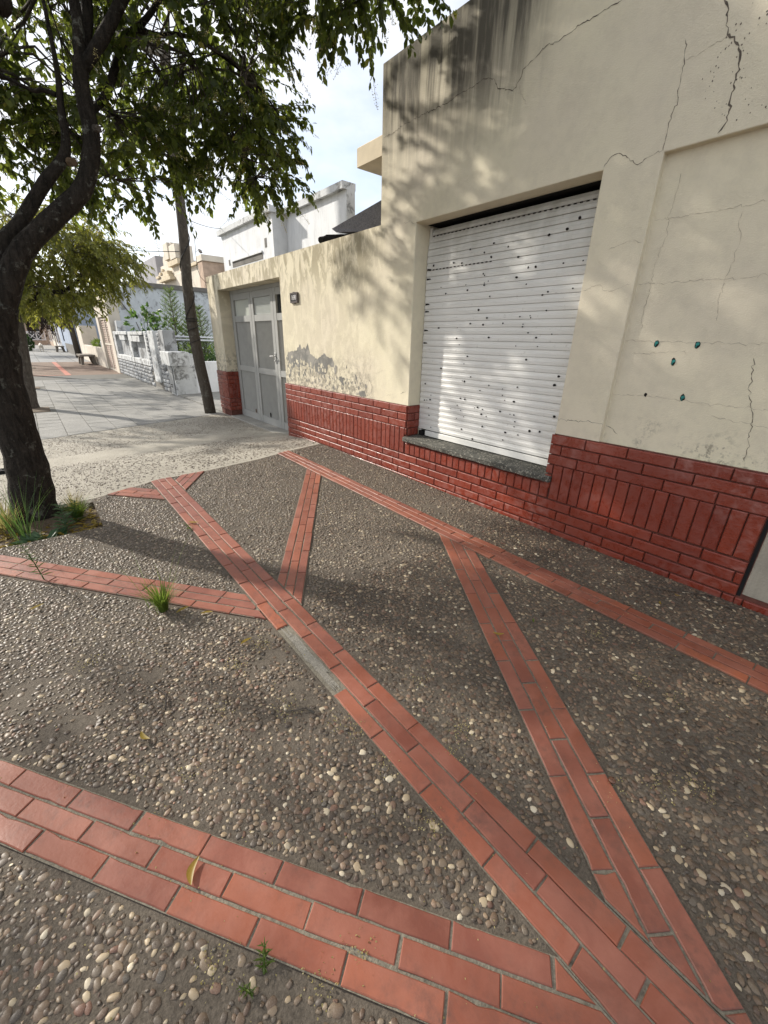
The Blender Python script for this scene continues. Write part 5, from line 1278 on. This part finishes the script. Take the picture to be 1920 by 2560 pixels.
def bench(name, label, x0, x1, y0, y1, zb):
    r = empty(name, ((x0+x1)/2, (y0+y1)/2, zb), label, 'bench', 'concrete benches along the wall'); mb = MB(); mb.bbox(x0, x1, y0, y1, zb+.40, zb+.48, .012); mb.build('seat', M['concrete'], r)
    for yy in (y0+.15, y1-.4):
        for xa, xb in ((x0+.06, x0+.0), (x1-.18, x1-.10)):
            mb = MB(); mb.prism([(xa,zb+.40),(xa+.13,zb+.40),(xb+.12,zb),(xb,zb)], 'y', yy, yy+.25); mb.build('leg', M['concrete'], r)
bench('bench', 'nearer grey concrete bench against the cream planter wall', 2.05, 2.72, 26.6, 28.3, gz(27.5))
bench('bench', 'farther dark concrete bench in front of the blue-grey house', 2.05, 2.65, 46.0, 47.6, gz(46.5))
p2 = empty('utility_pole', (2.6, 35.2, gz(35)), 'dark far utility pole standing before the blue-grey house', 'utility pole'); mb = MB(); mb.tube([(2.68,35.2,-.3),(2.63,35.2,2.5),(2.60,35.2,6.0)], [.17,.15,.12], 12); mb.build('shaft', M['pole'], p2, smooth=True)
bhs = empty('blue_house', (2.84, 43, 0), 'blue-grey rendered house with dark navy windows far along the pavement', 'house')
mb = MB(); cells(mb, [35.9, 36.8, 39.9, 46.8, 48.2, 51.3], [-.5, .72, 2.45, 3.6], lambda y, z: .12 if (.72 < z < 2.45 and (36.8 < y < 39.9)) or (z > .72 and z < 2.45 and 46.8 < y < 48.2) else 0., 2.84)
mb.quad((2.84,35.9,-.5),(2.84,35.9,3.6),(9,35.9,3.6),(9,35.9,-.5)); mb.quad((2.84,35.9,3.6),(2.84,51.3,3.6),(9,51.3,3.6),(9,35.9,3.6)); w = mb.build('walls', M['bluehouse'], bhs); weld(w)
for a, b2 in ((36.82,39.88),(46.82,48.18)):
    f = MB(); f.box(2.90, 2.955, a, b2, .74, 2.43); fw = f.build('window', M['navy'], bhs)
    for k in range(5): q = MB(); yy = a+(b2-a)*(k+.5)/5; q.tube([(2.87,yy,.76),(2.87,yy,2.42)], .02, 5); q.build('bar', M['wire'], fw)
part('plinth', [(2.80,2.838,35.9,46.7,-.5,.60)], M['coping'], bhs)
rail = empty('iron_railing', (2.9, 35.2, 1.8), 'short dark iron railing on top of the cream pillar beside the far pole', 'railing')
for k in range(6): mb = MB(); mb.tube([(2.9,34.25+k*.28,-.2),(2.9,34.25+k*.28,2.35)], .02, 5); mb.build('bar', M['wire'], rail)
mb = MB(); mb.box(2.88,2.92,34.2,35.8,2.28,2.32); mb.build('top_rail', M['wire'], rail)
def far_house(y0, y1, h, mat, lab, wins, x=2.84):
    r = empty('terrace_house', (x, (y0+y1)/2, 0), lab, 'house', 'far terraced houses'); mb = MB(); mb.box(x, x+6, y0, y1, -.6, h); mb.build('walls', mat, r)
    mb = MB(); mb.box(x-.12, x+6, y0+.02, y1-.02, h, h+.2); mb.build('parapet', M['coping'], r)
    for a, b2, z0, z1 in wins:
        q = MB(); q.box(x-.05, x-.003, a, b2, z0, z1); wdw = q.build('window', M['whitemark'], r); q = MB(); q.box(x-.06, x-.051, a+.12, b2-.12, z0+.1, z1-.1); q.build('pane', M['darkglass'], wdw)
far_house(51.4, 58, 3.4, M['white'], 'white far house beyond the blue-grey house', [(52.2,54,.4,2.6),(55.5,57,.4,2.6)])
far_house(58.1, 66, 3.6, M['creamw'], 'cream far house with dark door next to the white one', [(59,60.2,-.1,2.5),(62.5,64.5,.6,2.4)])
far_house(66.1, 74, 3.2, M['pink'], 'pinkish far house before the white trellis fence', [(67,68.5,.4,2.4),(70.5,72.5,.4,2.4)])
wf = empty('trellis_fence', (1.5, 75, 0), 'white crossed-board fence closing the far end of the pavement', 'fence')
for xx in frange(-1.0, 2.5, 4): mb = MB(); mb.box(xx-.06, xx+.06, 74.9, 75.05, .1, 1.5); mb.build('post', M['whitemark'], wf)
for z in (.45, 1.40): mb = MB(); mb.box(-1.0, 2.5, 74.85, 74.9, z, z+.12); mb.build('rail', M['whitemark'], wf)
for i in range(4):
    xa = -1+i*.875; xb = xa+.875
    for (za, zb) in ((.5,1.4),(1.4,.5)): mb = MB(); mb.tube([(xa,74.83,za),(xb,74.83,zb)], .045, 4); mb.build('cross_board', M['whitemark'], wf)
part('brick_plinth', [(-1.1,2.6,74.8,75.3,-.4,.40)], M['pink'], wf)
fh = empty('end_house', (0, 82, 0), 'pink house closing the street behind the white fence', 'house'); part('walls', [(-6, 4, 80, 86, -.6, 4.2)], M['pink'], fh)
for xa in (-4.2, -1.4, .9): mb = MB(); mb.box(xa, xa+1.3, 79.95, 79.99, .2, 2.7); mb.build('window', M['darkglass'], fh)
# dog walking away
dog = empty('dog', (1.10, 46.5, gz(46.5)), 'small white dog walking away in the middle of the far pavement', 'dog')
V = [(0,.0,.46),(0,.32,.48),(0,.50,.58),(0,.66,.62),(0,.80,.57),(-.10,-.02,.44),(-.10,-.06,.22),(-.10,.0,.02),(.10,-.02,.44),(.10,.06,.22),(.10,.02,.02),(-.09,.34,.42),(-.09,.30,.2),(-.09,.34,.02),(.09,.34,.42),(.09,.40,.2),(.09,.36,.02),(0,-.14,.50),(0,-.26,.62)]
E_ = [(0,1),(1,2),(2,3),(3,4),(0,5),(5,6),(6,7),(0,8),(8,9),(9,10),(1,11),(11,12),(12,13),(1,14),(14,15),(15,16),(0,17),(17,18)]
R_ = [.155,.15,.09,.10,.045,.085,.045,.04,.085,.045,.04,.07,.042,.04,.07,.042,.04,.04,.022]
me = bpy.data.meshes.new('body'); me.from_pydata(V, E_, []); o = bpy.data.objects.new('body', me); COL.objects.link(o); o.parent = dog
sk = o.modifiers.new('skin', 'SKIN'); 
for sv, r in zip(me.skin_vertices[0].data, R_): sv.radius = (r, r)
me.skin_vertices[0].data[0].use_root = True
ss = o.modifiers.new('sub', 'SUBSURF'); ss.levels = 1; ss.render_levels = 2; me.materials.append(M['dogfur'])
for s in (-1, 1): mb = MB(); mb.tube([(1.10+.06*s, 46.5+.64, .62-.12), (1.10+.085*s, 46.5+.62, .70-.12), (1.10+.095*s, 46.5+.60, .62-.12)], [.03,.025,.006], 6); mb.build('ear', M['snail'], dog)

# ================================================================== BUILDINGS BEHIND
wp = empty('parapet_house', (4.0, 8, 0), 'white flaking parapet house rising behind the lower cream wall', 'house')
XA, XB = 3.80, 4.07
mb = MB(); mb.box(XA, XA+.55, 7.78, 10.25, 0, 3.33); mb.box(XB, XB+.14, 5.92, 7.78, 0, 3.33); mb.build('parapet_wall', M['white'], wp)
mb = MB(); mb.box(XA-.07, XA+.6, 7.72, 10.32, 3.33, 3.42); mb.box(XB-.07, XB+.16, 5.915, 7.72, 3.33, 3.42); mb.build('coping', M['flaky'], wp)
mb = MB(); mb.box(XB+.002, XB+.138, 5.9, 5.919, 0, 3.33); mb.build('end_face', M['flaky'], wp)
mb = MB(); mb.box(XA-.006, XA-.001, 8.25, 9.75, 2.70, 2.80); mb.box(XA-.006, XA-.001, 8.05, 8.13, 2.86, 3.0); mb.box(XA-.006, XA-.001, 9.88, 9.95, 2.76, 2.86); mb.build('groove', M['coping'], wp)
mb = MB(); mb.box(XA-.03, XA-.002, 8.25, 9.75, 2.80, 2.83); mb.build('moulding', M['white'], wp)
mb = MB(); mb.box(XA+.3, 8, 6.5, 10.2, 0, 2.9); mb.build('house_body', M['white'], wp)
gr = empty('membrane_roof', (3.6, 5, 2.5), 'dark grey membrane covered roof edge beside the tall wall corner', 'roof')
mb = MB(); mb.add([(3.25,5.05,2.60),(3.92,4.62,3.02),(3.86,4.55,2.60),(3.28,5.0,2.56),(4.4,5.2,3.0),(4.4,4.7,2.55)], [(0,1,2,3),(0,4,1),(1,4,5,2),(3,2,5),(0,3,5,4)]); mb.build('membrane', M['greyroof'], gr)
mb = MB(); mb.add([(3.20,5.10,2.54),(3.84,4.50,2.56),(3.84,4.50,2.30),(3.15,5.10,2.30),(3.25,5.3,2.54),(4.4,4.6,2.56),(4.4,4.6,2.3),(3.2,5.3,2.3)], [(0,1,2,3),(0,4,5,1),(3,2,6,7),(1,5,6,2),(0,3,7,4)]); mb.build('fascia', M['black'], gr)
mb = MB(); mb.tube([(3.86,4.50,2.36),(3.865,4.49,2.86),(3.90,4.47,2.92)], [.05,.05,.045], 8); mb.build('flashing', M['black'], gr)
mb = MB(); mb.bbox(3.10, 3.19, 4.98, 5.08, 2.43, 2.50, .01); mb.tube([(3.11,5.03,2.47),(3.06,5.01,2.45)], [.03,.035], 8); sp_ = mb.build('spotlight', M['black']); tag(sp_, 'small black floodlight on top of the lower cream wall by the grey roof', 'floodlight')
dk = empty('stepped_gable_house', (8, 28, 0), 'cream art deco house with a stepped gable rising beyond the party wall', 'house')
X8 = 8.0
part('walls', [(X8, X8+5, 24.4, 34.5, 0, 4.75)], M['creamw'], dk, c=.02)
mb = MB(); mb.prism([(34.4,4.7),(33.8,5.1),(33.0,5.1),(33.0,5.45),(32.2,5.45),(32.2,5.75),(31.8,6.05),(31.6,6.05),(31.6,6.22),(31.0,6.22),(31.0,6.42),(29.95,6.42),(29.95,6.1),(28.3,6.1),(28.3,5.3),(27.2,5.0),(27.2,4.7)], 'x', X8+.05, X8+.75); mb.build('gable', M['creamw'], dk)
part('central_pier', [(X8-.10, X8+.5, 30.2, 31.2, 5.6, 6.44), (X8-.18, X8+.5, 28.4, 29.6, 5.45, 6.14)], M['creamw'], dk)
for bx_ in [(X8-.16, X8+.04, 28.3, 30.4, 5.16, 5.42), (X8-.07, X8+.04, 32.2, 32.6, 5.12, 5.26), (X8-.07, X8+.04, 32.8, 33.2, 4.98, 5.12), (X8-.07, X8+.04, 33.4, 34.2, 4.84, 4.98), (X8-.15, X8+.04, 25.0, 28.2, 4.78, 4.92)]: part('cornice_band', [bx_], M['creamd'], dk)
part('ornament', [(X8-.32, X8, 29.7, 32.4, 4.48, 4.62), (X8-.30, X8, 30.0, 31.8, 4.62, 4.78), (X8-.28, X8, 30.3, 31.4, 4.78, 4.98)], M['creamd'], dk)
part('groove', [(X8-.02, X8-.001, 33.0, 33.08, 3.4, 4.75), (X8-.02, X8-.001, 28.3, 28.40, 3.4, 4.75)], M['coping'], dk, c=.004)
part('corner_pillar', [(X8-.12, X8+1.0, 24.2, 24.9, 0, 4.85)], M['pink'], dk); part('pillar_cap', [(X8-.16, X8+1.05, 24.1, 25.0, 4.85, 5.12)], M['creamw'], dk)
gh = empty('grey_side_building', (8.3, 37, 0), 'plain grey wall rising left of the stepped gable', 'building'); part('walls', [(8.2, 13, 34.6, 42, 0, 6.3)], simple('grey_wall', (.30,.29,.295), .9, .1, 2), gh)
sr = empty('sheet_roof_shed', (9, 24, 0), 'low shed with grey sheet roof and dark rafters beside the pinkish pillar', 'shed')
mb = MB(); mb.add([(9.0,22.0,4.35),(14.5,22.0,4.25),(14.5,26,5.0),(9.0,26,5.0),(9.0,22.0,4.29),(14.5,22.0,4.19),(14.5,26,4.92),(9.0,26,4.92)], [(0,1,2,3),(7,6,5,4),(0,4,5,1),(1,5,6,2),(2,6,7,3),(3,7,4,0)]); mb.build('roof', M['roofsheet'], sr)
part('walls', [(9.3, 14, 22.6, 25.8, 0, 4.2)], M['pink'], sr); part('gutter', [(8.95, 14.5, 21.85, 22.0, 3.95, 4.10)], M['navy'], sr)
for k in range(5): mb = MB(); a = random.uniform(9, 10); mb.tube([(a, 22+k*.7, 4.42+k*.11), (a+2, 22.2+k*.7, 4.50+k*.10), (14.5, 22.1+k*.7, 4.38+k*.12)], .025, 4); mb.build('cable', M['wire'], sr)
bd = empty('bird', (7.95, 24.5, 5.12), 'small dark bird perched on the pinkish pillar behind the utility pole', 'bird')
V = [(0,0,.16),(0,.10,.20),(0,.18,.27),(0,-.14,.12),(0,-.26,.07),(0,.235,.265)]; me = bpy.data.meshes.new('body'); me.from_pydata(V, [(0,1),(1,2),(0,3),(3,4),(2,5)], []); o = bpy.data.objects.new('body', me); COL.objects.link(o); o.parent = bd
sk = o.modifiers.new('skin', 'SKIN')
for sv, r in zip(me.skin_vertices[0].data, (.075,.07,.05,.05,.025,.012)): sv.radius = (r, r)
me.skin_vertices[0].data[0].use_root = True
ss = o.modifiers.new('sub', 'SUBSURF'); ss.levels = 1; ss.render_levels = 1; me.materials.append(M['bird'])
for s in (-.025, .025): mb = MB(); mb.tube([(7.95+s, 24.5, 5.24), (7.95+s, 24.52, 5.121)], .008, 5); mb.build('leg', M['bird'], bd)
print('objects', len(bpy.data.objects), 'tiles', ntile, 'slabs', cnt)
